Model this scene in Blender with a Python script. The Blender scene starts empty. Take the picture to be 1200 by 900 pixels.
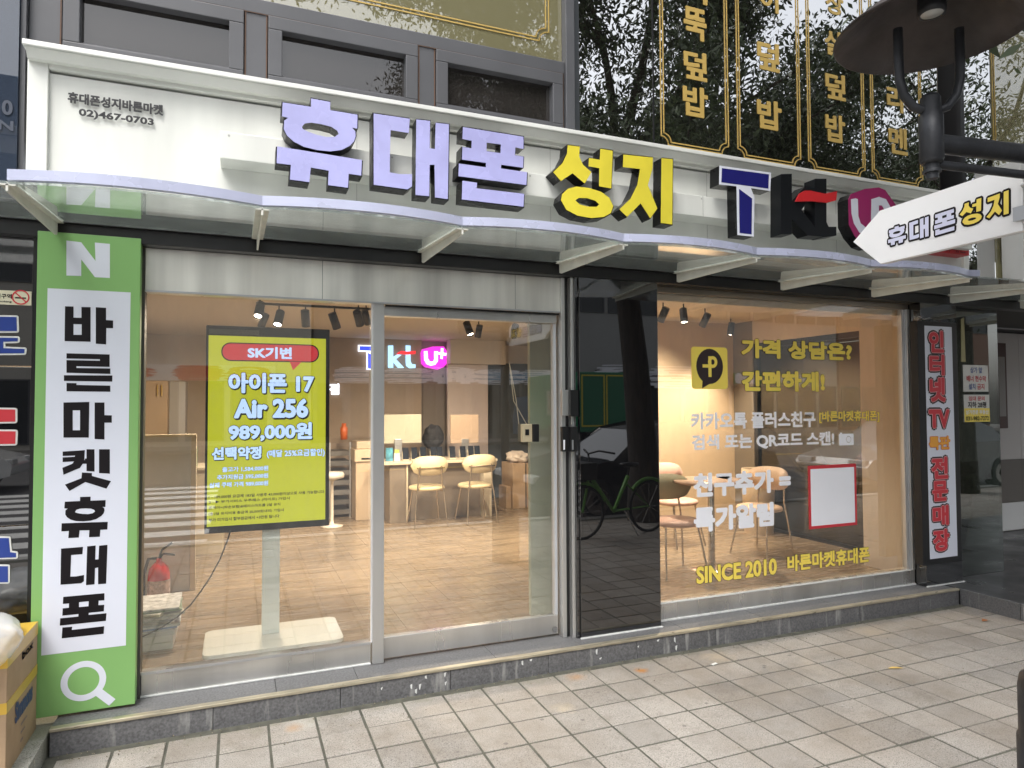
import bpy, math, random
import numpy as np
from mathutils import Vector, Matrix
from mathutils.geometry import tessellate_polygon
random.seed(7)
C = bpy.context.scene.collection
S = bpy.context.scene
R = math.radians

# ------------------------------------------------------------------ camera
FPX, CAMZ = 795.2, 1.6                      # focal length in pixels of a 1200 px wide frame, eye height
yaw, pitch, roll = R(22.035), R(1.849), R(-.2753)
_f = Vector((math.sin(yaw)*math.cos(pitch), math.cos(yaw)*math.cos(pitch), math.sin(pitch)))
_r = Vector((math.cos(yaw), -math.sin(yaw), 0)); _u = _r.cross(_f)
_r2 = _r*math.cos(roll) + _u*math.sin(roll); _u2 = _u*math.cos(roll) - _r*math.sin(roll)
cd = bpy.data.cameras.new('camera'); cam = bpy.data.objects.new('camera', cd); C.objects.link(cam)
cd.sensor_width = 36; cd.lens = FPX/1200*36; cd.clip_start = .05; cd.clip_end = 500
M = Matrix.Identity(4)
for i in range(3): M[i][0] = _r2[i]; M[i][1] = _u2[i]; M[i][2] = -_f[i]
M[2][3] = CAMZ; cam.matrix_world = M; S.camera = cam
O0 = Vector((0, 0, CAMZ))
def ray(px, py): return _r2*((px-600)/FPX) - _u2*((py-450)/FPX) + _f
def at(px, py, Y): d = ray(px, py); return O0 + d*(Y/d.y)          # where a measured sight line meets the plane y = Y
def atz(px, py, z): d = ray(px, py); return O0 + d*((z-CAMZ)/d.z)
def atf(px, py, dep): return O0 + ray(px, py)*dep
# ------------------------------------------------------------------ world, sun, exposure
SUN_EL, SUN_ROT = 58, 215
w = bpy.data.worlds.new('World'); S.world = w; w.use_nodes = True
nt = w.node_tree; bg = nt.nodes['Background']; bg.inputs['Strength'].default_value = .13
sky = nt.nodes.new('ShaderNodeTexSky'); sky.sky_type = 'NISHITA'; sky.sun_disc = False
sky.sun_elevation = R(SUN_EL); sky.sun_rotation = R(SUN_ROT); sky.air_density = 1.2; sky.dust_density = 4
hs = nt.nodes.new('ShaderNodeHueSaturation'); hs.inputs['Saturation'].default_value = .22; hs.inputs['Value'].default_value = 1.35
nt.links.new(sky.outputs[0], hs.inputs['Color']); nt.links.new(hs.outputs[0], bg.inputs['Color'])
sd = bpy.data.lights.new('sun', 'SUN'); sd.energy = 1.0; sd.angle = R(25); sd.color = (1, .96, .9)
sun = bpy.data.objects.new('sun', sd); C.objects.link(sun)
_az = R(SUN_ROT); sdir = Vector((math.sin(_az)*math.cos(R(SUN_EL)), math.cos(_az)*math.cos(R(SUN_EL)), math.sin(R(SUN_EL))))
sun.rotation_euler = sdir.to_track_quat('Z', 'Y').to_euler()
S.view_settings.view_transform = 'Standard'; S.view_settings.look = 'None'; S.view_settings.gamma = 1
S.view_settings.exposure = 1.02
S.render.engine = 'CYCLES'; S.cycles.use_denoising = True
S.cycles.max_bounces = 8; S.cycles.glossy_bounces = 5; S.cycles.transparent_max_bounces = 24; S.cycles.diffuse_bounces = 4
S.cycles.sample_clamp_indirect = 6
try: S.cycles.denoiser = 'OPENIMAGEDENOISE'
except Exception: pass

# ------------------------------------------------------------------ mesh kit
def link_obj(name, me, parent=None):
    o = bpy.data.objects.new(name, me); C.objects.link(o)
    if parent is not None: o.parent = parent
    return o
def empty(name, loc=(0, 0, 0), rz=0, parent=None):
    o = link_obj(name, None, parent); o.location = loc; o.rotation_euler.z = rz; o.empty_display_size = .1
    return o
def tag(o, label=None, cat=None, group=None, kind=None):
    for k, v in (('label', label), ('category', cat), ('group', group), ('kind', kind)):
        if v: o[k] = v
    return o
def thing(name, label, cat, loc=(0, 0, 0), rz=0, group=None):
    return tag(empty(name, loc, rz), label, cat, group)
def base_of(o):
    v = Vector((0, 0, 0))
    while o is not None: v += o.location; o = o.parent
    return v
class MB:
    def __init__(s): s.v = []; s.f = []; s.m = []; s.sm = []; s.mi = 0; s.smooth = False
    def add(s, vs, fs, smooth=None):
        n = len(s.v); s.v += [tuple(v) for v in vs]
        for f in fs: s.f.append([i+n for i in f]); s.m.append(s.mi); s.sm.append(s.smooth if smooth is None else smooth)
        return s
    def box(s, x0, x1, y0, y1, z0, z1):
        return s.add([(x0,y0,z0),(x1,y0,z0),(x1,y1,z0),(x0,y1,z0),(x0,y0,z1),(x1,y0,z1),(x1,y1,z1),(x0,y1,z1)],
                     [(0,3,2,1),(4,5,6,7),(0,1,5,4),(1,2,6,5),(2,3,7,6),(3,0,4,7)])
    def cbox(s, c, sz, rz=0, rx=0, ry=0):
        m = Matrix.Translation(c) @ Matrix.Rotation(rz, 4, 'Z') @ Matrix.Rotation(rx, 4, 'X') @ Matrix.Rotation(ry, 4, 'Y')
        a, b, d = [k/2 for k in sz]
        vs = [m @ Vector(p) for p in ((-a,-b,-d),(a,-b,-d),(a,b,-d),(-a,b,-d),(-a,-b,d),(a,-b,d),(a,b,d),(-a,b,d))]
        return s.add(vs, [(0,3,2,1),(4,5,6,7),(0,1,5,4),(1,2,6,5),(2,3,7,6),(3,0,4,7)])
    def prism(s, poly, y0, y1, holes=(), fn=None, sides=True, back=True):
        """polygon in (x, z) with holes, front face at y0, back at y1; fn maps (x, y, z)"""
        loops = [list(poly)] + [list(h) for h in holes]
        flat = [p for l in loops for p in l]
        tris = tessellate_polygon([[Vector((p[0], p[1], 0)) for p in l] for l in loops])
        fn = fn or (lambda x, y, z: (x, y, z))
        fr = [fn(p[0], y0, p[1]) for p in flat]
        s.add(fr, [t for t in tris], False)
        if back and y1 != y0: s.add([fn(p[0], y1, p[1]) for p in flat], [t[::-1] for t in tris], False)
        if sides and y1 != y0:
            mi = s.mi; s.mi = getattr(s, 'side_mi', mi)
            for l in loops:
                n = len(l)
                s.add([fn(p[0], y0, p[1]) for p in l] + [fn(p[0], y1, p[1]) for p in l],
                      [(i, (i+1) % n, n+(i+1) % n, n+i) for i in range(n)], False)
            s.mi = mi
        return s
    def tube(s, pts, r, n=8, cap=True):
        pts = [Vector(p) for p in pts]; rs = r if isinstance(r, (list, tuple)) else [r]*len(pts)
        vs = []; up = None
        for i, p in enumerate(pts):
            t = (pts[min(i+1, len(pts)-1)] - pts[max(i-1, 0)]).normalized()
            if up is None or abs(up.dot(t)) > .95: up = Vector((0, 0, 1)) if abs(t.z) < .9 else Vector((1, 0, 0))
            a = t.cross(up).normalized(); b = a.cross(t).normalized(); up = b
            for k in range(n):
                q = 2*math.pi*k/n; vs.append(p + a*math.cos(q)*rs[i] + b*math.sin(q)*rs[i])
        fs = [(i*n+k, i*n+(k+1) % n, (i+1)*n+(k+1) % n, (i+1)*n+k) for i in range(len(pts)-1) for k in range(n)]
        s.add(vs, fs, True)
        if cap: s.add(vs[:n], [tuple(range(n))], False); s.add(vs[-n:], [tuple(range(n))[::-1]], False)
        return s
    def lathe(s, prof, c=(0, 0, 0), n=24, sx=1, sy=1):
        vs = []; c = Vector(c)
        for r, z in prof:
            for k in range(n):
                q = 2*math.pi*k/n; vs.append(c + Vector((math.cos(q)*r*sx, math.sin(q)*r*sy, z)))
        fs = [(i*n+k, i*n+(k+1) % n, (i+1)*n+(k+1) % n, (i+1)*n+k) for i in range(len(prof)-1) for k in range(n)]
        return s.add(vs, fs, True)
    def build(s, name, mat, parent=None, bevel=0, local=False, kind=None):
        me = bpy.data.meshes.new(name)
        off = Vector((0, 0, 0)) if (parent is None or local) else base_of(parent)
        me.from_pydata([tuple(Vector(v)-off) for v in s.v], [], s.f)
        for m in (mat if isinstance(mat, (list, tuple)) else [mat]): me.materials.append(m)
        me.polygons.foreach_set('material_index', s.m); me.polygons.foreach_set('use_smooth', s.sm); me.update()
        o = link_obj(name, me, parent)
        if bevel:
            b = o.modifiers.new('bevel', 'BEVEL'); b.width = bevel; b.segments = 2; b.limit_method = 'ANGLE'; b.angle_limit = R(40)
        if kind: o['kind'] = kind
        return o
def bx(name, m, parent, *b, bevel=0, **k): return MB().box(*b).build(name, m, parent, bevel, **k)
def copy_tree(o, parent=None):
    c = o.copy(); C.objects.link(c)
    if parent is not None: c.parent = parent
    for ch in list(o.children): copy_tree(ch, c)
    return c
# ------------------------------------------------------------------ materials
MATS = {}
def mat(name, col, rough=.5, metal=0, var=0, vs=4, bump=0, bs=60, stretch=(1,1,1), spec=.5, coat=0, rv=0, rnd=0, emit=None, es=0, bstretch=None):
    if name in MATS: return MATS[name]
    m = bpy.data.materials.new(name); m.use_nodes = True; n = m.node_tree.nodes; l = m.node_tree.links
    p = n['Principled BSDF']; p.inputs['Base Color'].default_value = (*col, 1); p.inputs['Roughness'].default_value = rough
    p.inputs['Metallic'].default_value = metal; p.inputs['Specular IOR Level'].default_value = spec; p.inputs['Coat Weight'].default_value = coat
    p.inputs['Coat Roughness'].default_value = .04
    geo = n.new('ShaderNodeNewGeometry')
    def noise(scale, st, det=5):
        mp = n.new('ShaderNodeMapping'); mp.inputs['Scale'].default_value = st; l.new(geo.outputs['Position'], mp.inputs[0])
        t = n.new('ShaderNodeTexNoise'); t.inputs['Scale'].default_value = scale; t.inputs['Detail'].default_value = det
        l.new(mp.outputs[0], t.inputs['Vector']); return t.outputs['Fac']
    col_out = None
    if var:
        t = noise(vs, stretch); mr = n.new('ShaderNodeMapRange'); l.new(t, mr.inputs[0])
        mr.inputs[1].default_value = .3; mr.inputs[2].default_value = .7; mr.inputs[3].default_value = 1-var; mr.inputs[4].default_value = 1+var*.6
        mx = n.new('ShaderNodeVectorMath'); mx.operation = 'SCALE'; mx.inputs[0].default_value = col; l.new(mr.outputs[0], mx.inputs['Scale'])
        col_out = mx.outputs[0]
    if rnd:
        oi = n.new('ShaderNodeObjectInfo'); mr = n.new('ShaderNodeMapRange'); l.new(oi.outputs['Random'], mr.inputs[0])
        mr.inputs[3].default_value = 1-rnd; mr.inputs[4].default_value = 1+rnd*.6
        mx = n.new('ShaderNodeVectorMath'); mx.operation = 'SCALE'; mx.inputs[0].default_value = col
        if col_out: l.new(col_out, mx.inputs[0])
        l.new(mr.outputs[0], mx.inputs['Scale']); col_out = mx.outputs[0]
    if col_out: l.new(col_out, p.inputs['Base Color'])
    if rv:
        t = noise(vs*1.7, stretch); mr = n.new('ShaderNodeMapRange'); l.new(t, mr.inputs[0])
        mr.inputs[1].default_value = .3; mr.inputs[2].default_value = .7
        mr.inputs[3].default_value = max(0, rough-rv); mr.inputs[4].default_value = rough+rv; l.new(mr.outputs[0], p.inputs['Roughness'])
    if bump:
        t = noise(bs, bstretch or stretch, 3); b = n.new('ShaderNodeBump'); b.inputs['Strength'].default_value = bump; b.inputs['Distance'].default_value = .01
        l.new(t, b.inputs['Height']); l.new(b.outputs[0], p.inputs['Normal'])
    if emit: p.inputs['Emission Color'].default_value = (*emit, 1); p.inputs['Emission Strength'].default_value = es
    m['p'] = 1; MATS[name] = m; return m
def glass(name, tint=(.97, .98, .97), refl=1.0, film=None, filmfac=0, rough=0, wave=0, dirt=0):
    m = bpy.data.materials.new(name); m.use_nodes = True; n = m.node_tree.nodes; l = m.node_tree.links
    n.remove(n['Principled BSDF']); out = n['Material Output']
    tr = n.new('ShaderNodeBsdfTransparent'); tr.inputs[0].default_value = (*tint, 1)
    base = tr.outputs[0]
    if film:
        d = n.new('ShaderNodeBsdfDiffuse'); d.inputs[0].default_value = (*film, 1); mx = n.new('ShaderNodeMixShader'); mx.inputs[0].default_value = filmfac
        l.new(base, mx.inputs[1]); l.new(d.outputs[0], mx.inputs[2]); base = mx.outputs[0]
        if dirt:                                           # dust and dried water runs
            geo = n.new('ShaderNodeNewGeometry'); mp = n.new('ShaderNodeMapping'); mp.inputs['Scale'].default_value = (3, 3, .8); l.new(geo.outputs['Position'], mp.inputs[0])
            t = n.new('ShaderNodeTexNoise'); t.inputs['Scale'].default_value = 3.2; t.inputs['Detail'].default_value = 8; t.inputs['Roughness'].default_value = .68; l.new(mp.outputs[0], t.inputs['Vector'])
            r = n.new('ShaderNodeMapRange'); l.new(t.outputs['Fac'], r.inputs[0]); r.inputs[1].default_value = .45; r.inputs[2].default_value = .78; r.inputs[3].default_value = filmfac; r.inputs[4].default_value = filmfac+dirt
            l.new(r.outputs[0], mx.inputs[0])
    g = n.new('ShaderNodeBsdfGlossy'); g.inputs['Roughness'].default_value = rough; g.inputs[0].default_value = (1, 1, 1, 1)
    lw = n.new('ShaderNodeFresnel'); lw.inputs['IOR'].default_value = 1.5
    if wave:
        geo = n.new('ShaderNodeNewGeometry'); t = n.new('ShaderNodeTexNoise'); t.inputs['Scale'].default_value = 1.3; t.inputs['Detail'].default_value = 1
        l.new(geo.outputs['Position'], t.inputs['Vector']); b = n.new('ShaderNodeBump'); b.inputs['Strength'].default_value = wave; b.inputs['Distance'].default_value = .02
        l.new(t.outputs['Fac'], b.inputs['Height']); l.new(b.outputs[0], g.inputs['Normal'])
    # a flat pane has the same reflectance seen from either side
    geo2 = n.new('ShaderNodeNewGeometry'); dt = n.new('ShaderNodeVectorMath'); dt.operation = 'DOT_PRODUCT'
    l.new(geo2.outputs['Incoming'], dt.inputs[0]); l.new(geo2.outputs['Normal'], dt.inputs[1])
    ab = n.new('ShaderNodeMath'); ab.operation = 'ABSOLUTE'; l.new(dt.outputs['Value'], ab.inputs[0])
    om = n.new('ShaderNodeMath'); om.operation = 'SUBTRACT'; om.inputs[0].default_value = 1; l.new(ab.outputs[0], om.inputs[1])
    pw = n.new('ShaderNodeMath'); pw.operation = 'POWER'; pw.inputs[1].default_value = 4.2; l.new(om.outputs[0], pw.inputs[0])
    ma = n.new('ShaderNodeMath'); ma.operation = 'MULTIPLY_ADD'; ma.inputs[1].default_value = .9; ma.inputs[2].default_value = .075*refl; ma.use_clamp = True
    l.new(pw.outputs[0], ma.inputs[0])
    mx = n.new('ShaderNodeMixShader'); l.new(ma.outputs[0], mx.inputs[0]); l.new(base, mx.inputs[1]); l.new(g.outputs[0], mx.inputs[2])
    l.new(mx.outputs[0], out.inputs[0]); n.remove(lw)
    MATS[name] = m; return m
def emis(name, col, s):
    return mat(name, col, .5, emit=col, es=s)
white_paint = mat('white_paint', (.72, .73, .69), .35, var=.06, vs=2.5, bump=.03, bs=20)
sign_white = mat('sign_panel_white', (.70, .71, .67), .4, var=.10, vs=2.2, stretch=(2.5, 1, .3), rv=.06)
cap_white = mat('cap_white', (.74, .75, .72), .35, var=.05, vs=3)
lav = mat('lavender_acrylic', (.40, .40, .70), .25, var=.10, vs=5, rv=.08)
yellow = mat('yellow_acrylic', (.74, .63, .06), .25, var=.09, vs=5)
black_side = mat('letter_side_black', (.007, .007, .008), .32, var=.4, vs=12, rv=.1, spec=.3)
trim_lav = mat('canopy_trim_lavender', (.52, .55, .72), .28, metal=.15, var=.08, vs=3, rv=.1)
steel = mat('brushed_stainless', (.86, .85, .80), .34, metal=.62, var=.30, vs=2.4, stretch=(2.2, 2.2, .12), rv=.08, bump=.03, bs=30, bstretch=(.15, 1, 16))  # upright streaks in the colour imitate blurred reflections
steel_low = mat('grey_stainless_rail', (.66, .65, .63), .30, metal=.85, var=.25, vs=2.0, stretch=(1.6, 2.2, .3), rv=.08, bump=.03, bs=30, bstretch=(.15, 1, 16))  # darker grey steel, tone drawn out in bands
steel_v = mat('brushed_stainless_upright', (.68, .68, .67), .32, metal=.8, var=.12, vs=2, stretch=(1, 1, .5), rv=.05, bump=.02, bs=30, bstretch=(.6, .6, 9))
alu = mat('anodised_aluminium', (.55, .56, .58), .35, metal=.8, var=.08, vs=6)
frame_grey = mat('dark_grey_window_paint', (.085, .087, .095), .42, var=.12, vs=3)
frame_black = mat('black_beam_paint', (.010, .010, .011), .32, var=.3, vs=3)
seal = mat('brown_sealant', (.10, .055, .035), .7)
granite = mat('dark_granite', (.155, .155, .16), .45, var=.35, vs=90, rv=.1, rnd=.12)
caulk = mat('white_caulk', (.62, .63, .62), .6, var=.15, vs=30)
green = mat('banner_green', (.22, .44, .145), .45, var=.05, vs=1.5)
banner_white = mat('banner_white', (.69, .72, .82), .45, var=.03, vs=1)
ink = mat('black_ink', (.009, .007, .009), .55, spec=.2)
gold = mat('gold_vinyl', (.55, .38, .11), .4, metal=.15)
white_v = mat('white_vinyl', (.88, .89, .95), .5)
yellow_v = mat('yellow_vinyl', (.90, .71, .12), .5)
dark_v = mat('dark_outline_vinyl', (.03, .018, .02), .5)
red_v = mat('red_vinyl', (.58, .035, .05), .45)
pink_v = mat('pink_edge_vinyl', (.70, .35, .36), .5)
orange_v = mat('orange_vinyl', (.83, .38, .05), .5)
blue_v = mat('blue_vinyl', (.02, .05, .27), .35)
chrome = mat('chrome', (.7, .68, .66), .12, metal=1)
black_pl = mat('black_plastic', (.012, .012, .013), .3)
rusty = mat('rust_flecked_iron', (.045,.036,.034), .55, metal=.2, var=.7, vs=5, rv=.15, bump=.2, bs=40)
blk_met = mat('black_lamp_iron', (.030, .032, .037), .45, metal=.3, var=.35, vs=9, rv=.12, bump=.15, bs=40)
wall_warm = mat('interior_wall_paint', (.60, .50, .39), .6, var=.03, vs=1)
wall_pink = mat('interior_partition_paint', (.60, .50, .46), .55)
wall_brown = mat('interior_brown_panel', (.20, .165, .135), .5, var=.08, vs=1, stretch=(4, 4, .5))
ceil_m = mat('ceiling_paint', (.62, .54, .44), .7)
cream = mat('cream_laminate', (.64, .55, .40), .4, var=.03)
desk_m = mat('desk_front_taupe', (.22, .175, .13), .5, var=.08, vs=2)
pale_green = mat('pale_column_paint', (.50, .53, .44), .5, var=.03)
cardboard = mat('cardboard', (.42, .29, .18), .75, var=.1, vs=8, bump=.03, bs=80)
tape_y = mat('yellow_packing_tape', (.66, .42, .06), .3)
paper = mat('paper_white', (.72, .72, .70), .6)
no_em = None
def polished_black():
    m = bpy.data.materials.new('polished_black_stone'); m.use_nodes = True; n = m.node_tree.nodes; l = m.node_tree.links
    p = n['Principled BSDF']; p.inputs['Base Color'].default_value = (.006, .006, .007, 1); p.inputs['Roughness'].default_value = .015
    p.inputs['IOR'].default_value = 2.05; p.inputs['Coat Weight'].default_value = .6; p.inputs['Coat Roughness'].default_value = .01
    return m
black_stone = polished_black()
pane_m = glass('clear_pane', (.96, .965, .95), 1.5, film=(.6, .6, .58), filmfac=.004, wave=.015, dirt=.05)
pane_hall = glass('hall_pane', (.55, .56, .52), .9)
pane_up = glass('dark_reflective_pane', (.24, .23, .20), 7.4, film=(.02, .02, .018), filmfac=.45, wave=.03)
pane_olive = glass('olive_film_pane', (.5, .47, .33), 2.3, film=(.30, .28, .16), filmfac=.6, wave=.03)
pane_side = glass('side_pane_dark', (.45, .50, .46), 2.4, film=(.03, .04, .03), filmfac=.25, wave=.02)
pane_blue = glass('blue_grey_pane', (.3, .35, .42), 1.0, film=(.06, .08, .12), filmfac=.5)
canopy_glass = glass('canopy_glass', (.92, .95, .94), 2.0, film=(.60, .66, .64), filmfac=.16, rough=.02, dirt=.30)

def stone_tile(name, base, stains=(), pos=True):
    """speckled concrete tile: fine dark grains, slow dirt, each tile its own tone, rust stains at given places"""
    m = bpy.data.materials.new(name); m.use_nodes = True; n = m.node_tree.nodes; l = m.node_tree.links; p = n['Principled BSDF']
    geo = n.new('ShaderNodeNewGeometry'); P = geo.outputs['Position']
    def noise(s, d=3, r=.5):
        t = n.new('ShaderNodeTexNoise'); t.inputs['Scale'].default_value = s; t.inputs['Detail'].default_value = d; t.inputs['Roughness'].default_value = r
        l.new(P, t.inputs['Vector']); return t.outputs['Fac']
    def rng(x, a, b, c, d):
        r = n.new('ShaderNodeMapRange'); l.new(x, r.inputs[0])
        for i, v in enumerate((a, b, c, d)): r.inputs[i+1].default_value = v
        return r.outputs[0]
    def mix(fac, a, b, mode='MIX'):
        x = n.new('ShaderNodeMix'); x.data_type = 'RGBA'; x.blend_type = mode
        if isinstance(fac, float): x.inputs[0].default_value = fac
        else: l.new(fac, x.inputs[0])
        for k, v in ((6, a), (7, b)):
            if isinstance(v, tuple): x.inputs[k].default_value = (*v, 1)
            else: l.new(v, x.inputs[k])
        return x.outputs[2]
    c = mix(rng(noise(200, 2, .6), .54, .62, 0, .85), base, tuple(k*.34 for k in base))
    c = mix(rng(noise(150, 2), .40, .30, 0, .6), c, tuple(min(.9, k*1.6) for k in base))
    c = mix(rng(noise(1.3, 6, .65), .42, .66, 0, .6), c, (base[0]*.60, base[1]*.53, base[2]*.45))
    c = mix(rng(noise(7, 5, .7), .5, .72, 0, .5), c, (base[0]*.5, base[1]*.48, base[2]*.44))
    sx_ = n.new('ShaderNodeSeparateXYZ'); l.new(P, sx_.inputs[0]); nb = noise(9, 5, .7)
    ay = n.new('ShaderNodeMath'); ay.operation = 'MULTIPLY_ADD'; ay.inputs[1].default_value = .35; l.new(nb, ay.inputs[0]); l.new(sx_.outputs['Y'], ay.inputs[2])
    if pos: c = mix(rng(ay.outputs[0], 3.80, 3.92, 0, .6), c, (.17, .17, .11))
    oi = n.new('ShaderNodeObjectInfo'); vr = rng(oi.outputs['Random'], 0, 1, .86, 1.08)
    sc = n.new('ShaderNodeVectorMath'); sc.operation = 'SCALE'; l.new(c, sc.inputs[0]); l.new(vr, sc.inputs['Scale']); c = sc.outputs[0]
    vo = n.new('ShaderNodeTexVoronoi'); vo.inputs['Scale'].default_value = 5.5; l.new(P, vo.inputs['Vector'])
    if pos: c = mix(rng(vo.outputs['Distance'], .075, .05, 0, .55), c, (.09, .085, .08))          # trodden gum spots
    wob = noise(22, 4, .6)
    for (x, y, r, col, k) in stains:
        d = n.new('ShaderNodeVectorMath'); d.operation = 'DISTANCE'; l.new(P, d.inputs[0]); d.inputs[1].default_value = (x, y, 0)
        ad = n.new('ShaderNodeMath'); ad.operation = 'MULTIPLY_ADD'; ad.inputs[1].default_value = r*1.1; l.new(wob, ad.inputs[0]); l.new(d.outputs['Value'], ad.inputs[2])
        c = mix(rng(ad.outputs[0], r*1.35, r*.6, 0, k), c, col)
    l.new(c, p.inputs['Base Color']); p.inputs['Roughness'].default_value = .8
    b = n.new('ShaderNodeBump'); b.inputs['Strength'].default_value = .25; b.inputs['Distance'].default_value = .002; l.new(noise(330, 2), b.inputs['Height']); l.new(b.outputs[0], p.inputs['Normal'])
    return m
rust = (.42, .20, .05); moss = (.36, .40, .26); chalk = (.55, .53, .47)
pt = lambda x, y: tuple(atz(x, y, 0))[:2]
ST = [(*pt(283, 785), .10, rust, .75), (*pt(352, 848), .14, chalk, .3), (*pt(675, 794), .09, rust, .45), (*pt(752, 786), .065, (.40, .17, .03), .9),
      (*pt(345, 853), .07, rust, .45), (*pt(460, 815), .10, moss, .5), (*pt(730, 775), .08, moss, .5), (*pt(660, 830), .1, (.5, .4, .26), .35), (*pt(840, 770), .16, (.45, .36, .24), .4),
      (*pt(250, 848), .13, moss, .3), (*pt(1020, 740), .22, (.40, .33, .24), .35), (*pt(950, 780), .2, (.42, .36, .28), .3)]
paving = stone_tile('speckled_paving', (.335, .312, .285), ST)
grout = mat('dirty_grout', (.095, .094, .075), .9, var=.35, vs=14, bump=.2, bs=90)
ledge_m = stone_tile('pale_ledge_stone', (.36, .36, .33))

# ------------------------------------------------------------------ text
def font_polys(s):
    c = bpy.data.curves.new('t', 'FONT'); c.body = s; c.resolution_u = 3; c.offset = .012
    o = bpy.data.objects.new('t', c); C.objects.link(o)
    dg = bpy.context.evaluated_depsgraph_get(); me = bpy.data.meshes.new_from_object(o.evaluated_get(dg))
    v = np.array([tuple(x.co)[:2] for x in me.vertices]); f = [list(p.vertices) for p in me.polygons]
    bpy.data.objects.remove(o); bpy.data.curves.remove(c); bpy.data.meshes.remove(me)
    return v, f
FC = {}
def txt(name, s, box, Y, m, parent, bold=.03, outline=None, ow=.05, fn=None, dy=-1, shadow=None, step=.0006):
    """flat lettering filling the (x0, z0, x1, z1) box in the plane y = Y; outline = material of a wider copy behind"""
    if s not in FC: FC[s] = font_polys(s)
    v, f = FC[s]; x0, z0, x1, z1 = box
    lo, hi = v.min(0), v.max(0); nl = 1.0
    H = (z1-z0); k = H/(hi[1]-lo[1]+1e-9); kx = (x1-x0)/(hi[0]-lo[0]+1e-9)
    bm_ = MB(); nn = 0
    def layer(w, mi, y, ox=0, oz=0):
        nonlocal nn
        n = 8 if w else 1
        for i in range(n):
            a = 2*math.pi*i/n; dx = math.cos(a)*w*min(k, kx*1.3)+ox; dz = math.sin(a)*w*min(k, kx*1.3)+oz
            P = [(x0+(p[0]-lo[0])*kx+dx, y + dy*-.00003*i, z0+(p[1]-lo[1])*k+dz) for p in v]
            if fn: P = [fn(*q) for q in P]
            bm_.mi = mi; bm_.add(P, f, False)
    ms = [m]
    if shadow: ms.append(shadow); layer(bold+ow*.8, len(ms)-1, Y-dy*2*step, .035*k, -.05*k)
    if outline: ms.append(outline); layer(bold+ow, len(ms)-1, Y-dy*step)
    layer(bold, 0, Y)
    return bm_.build(name, ms, parent)
def tb(tl, br, Y):
    a, b = at(*tl, Y), at(*br, Y); return (a.x, b.z, b.x, a.z)
# hand-drawn block letters: outlines read off the sign, stored in a unit square
def Gz(ox, oy, k, polys, Y):
    out = []
    for P, H in polys:
        out.append(([(lambda q: (q.x, q.z))(at(ox+x/k, oy+y/k, Y)) for x, y in P], [[(lambda q: (q.x, q.z))(at(ox+x/k, oy+y/k, Y)) for x, y in h] for h in H]))
    return out
YL = 3.62                                                    # front of the sign letters
GL = {}
GL['hyu'] = Gz(310, 100, 3.75, [
 ([(75,70),(203,90),(203,52),(290,68),(290,105),(413,126),(412,188),(388,184),(403,200),(405,222),(398,245),(380,265),(340,285),(290,291),(230,285),(170,270),(125,247),(95,220),(80,190),(82,152),(100,140),(72,132)],
  [[(162,180),(175,165),(205,161),(250,168),(295,180),(322,198),(328,213),(310,226),(270,226),(225,215),(185,200),(166,190)]]),
 ([(50,268),(433,330),(430,400),(373,392),(370,455),(280,443),(283,378),(202,364),(196,430),(108,418),(112,352),(48,344)], [])], YL)
GL['dae'] = Gz(310, 100, 3.75, [
 ([(475,118),(638,142),(634,206),(551,193),(547,384),(590,392),(648,393),(648,448),(628,461),(475,440)], []),
 ([(668,145),(730,152),(728,275),(752,279),(755,160),(815,167),(810,505),(752,497),(750,350),(728,350),(726,492),(664,486)], [])], YL)
GL['pon'] = Gz(310, 100, 3.75, [
 ([(868,178),(1142,222),(1142,277),(1105,270),(1103,305),(1142,312),(1140,362),(1041,348),(1040,365),(1158,382),(1155,440),(848,400),(850,343),(972,360),(973,340),(864,325),(866,268),(907,274),(908,240),(866,232)],
  [[(975,248),(1040,257),(1038,296),(975,287)]]),
 ([(866,420),(932,430),(930,455),(1145,480),(1142,538),(863,505)], [])], YL)
GL['seong'] = Gz(400, 0, 3, [
 ([(795,507),(838,512),(836,548),(850,578),(880,604),(856,645),(812,608),(770,636),(742,604),(775,572),(792,538)], []),
 ([(913,520),(957,527),(952,663),(908,655),(909,590),(870,583),(872,553),(911,560)], []),
 ([(770,705),(775,683),(795,664),(825,656),(870,661),(915,675),(945,697),(959,727),(950,752),(925,766),(880,770),(830,761),(790,740)],
  [[(822,706),(835,697),(865,698),(895,708),(908,720),(900,729),(870,729),(838,721)]])], YL)
GL['ji'] = Gz(400, 0, 3, [
 ([(990,540),(1096,551),(1095,590),(1078,650),(1112,735),(1087,770),(1052,716),(1003,765),(975,738),(1015,700),(1040,650),(1050,592),(988,585)], []),
 ([(1128,553),(1168,557),(1166,792),(1125,787)], [])], YL)
GL['ba'] = Gz(40, 260, 3.75, [
 ([(135,367),(172,368),(172,418),(207,419),(207,370),(247,371),(247,527),(133,524)], [[(172,447),(208,448),(208,496),(172,496)]]),
 ([(270,371),(315,374),(315,429),(346,431),(346,466),(316,465),(315,539),(270,536)], [])], 3.85)
GL['reun'] = Gz(40, 260, 3.75, [
 ([(142,577),(324,582),(324,637),(184,634),(184,642),(327,644),(327,668),(142,663),(142,607),(283,610),(283,603),(142,600)], []),
 ([(131,674),(336,675),(335,702),(131,699)], []), ([(142,708),(184,709),(184,717),(327,720),(327,747),(142,745)], [])], 3.85)
GL['ma'] = Gz(0, 300, 3, [
 ([(225,515),(317,513),(315,640),(225,640)], [[(258,543),(284,543),(284,614),(258,614)]]),
 ([(336,515),(371,515),(371,560),(397,561),(397,587),(371,587),(371,647),(336,645)], [])], 3.85)
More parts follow.
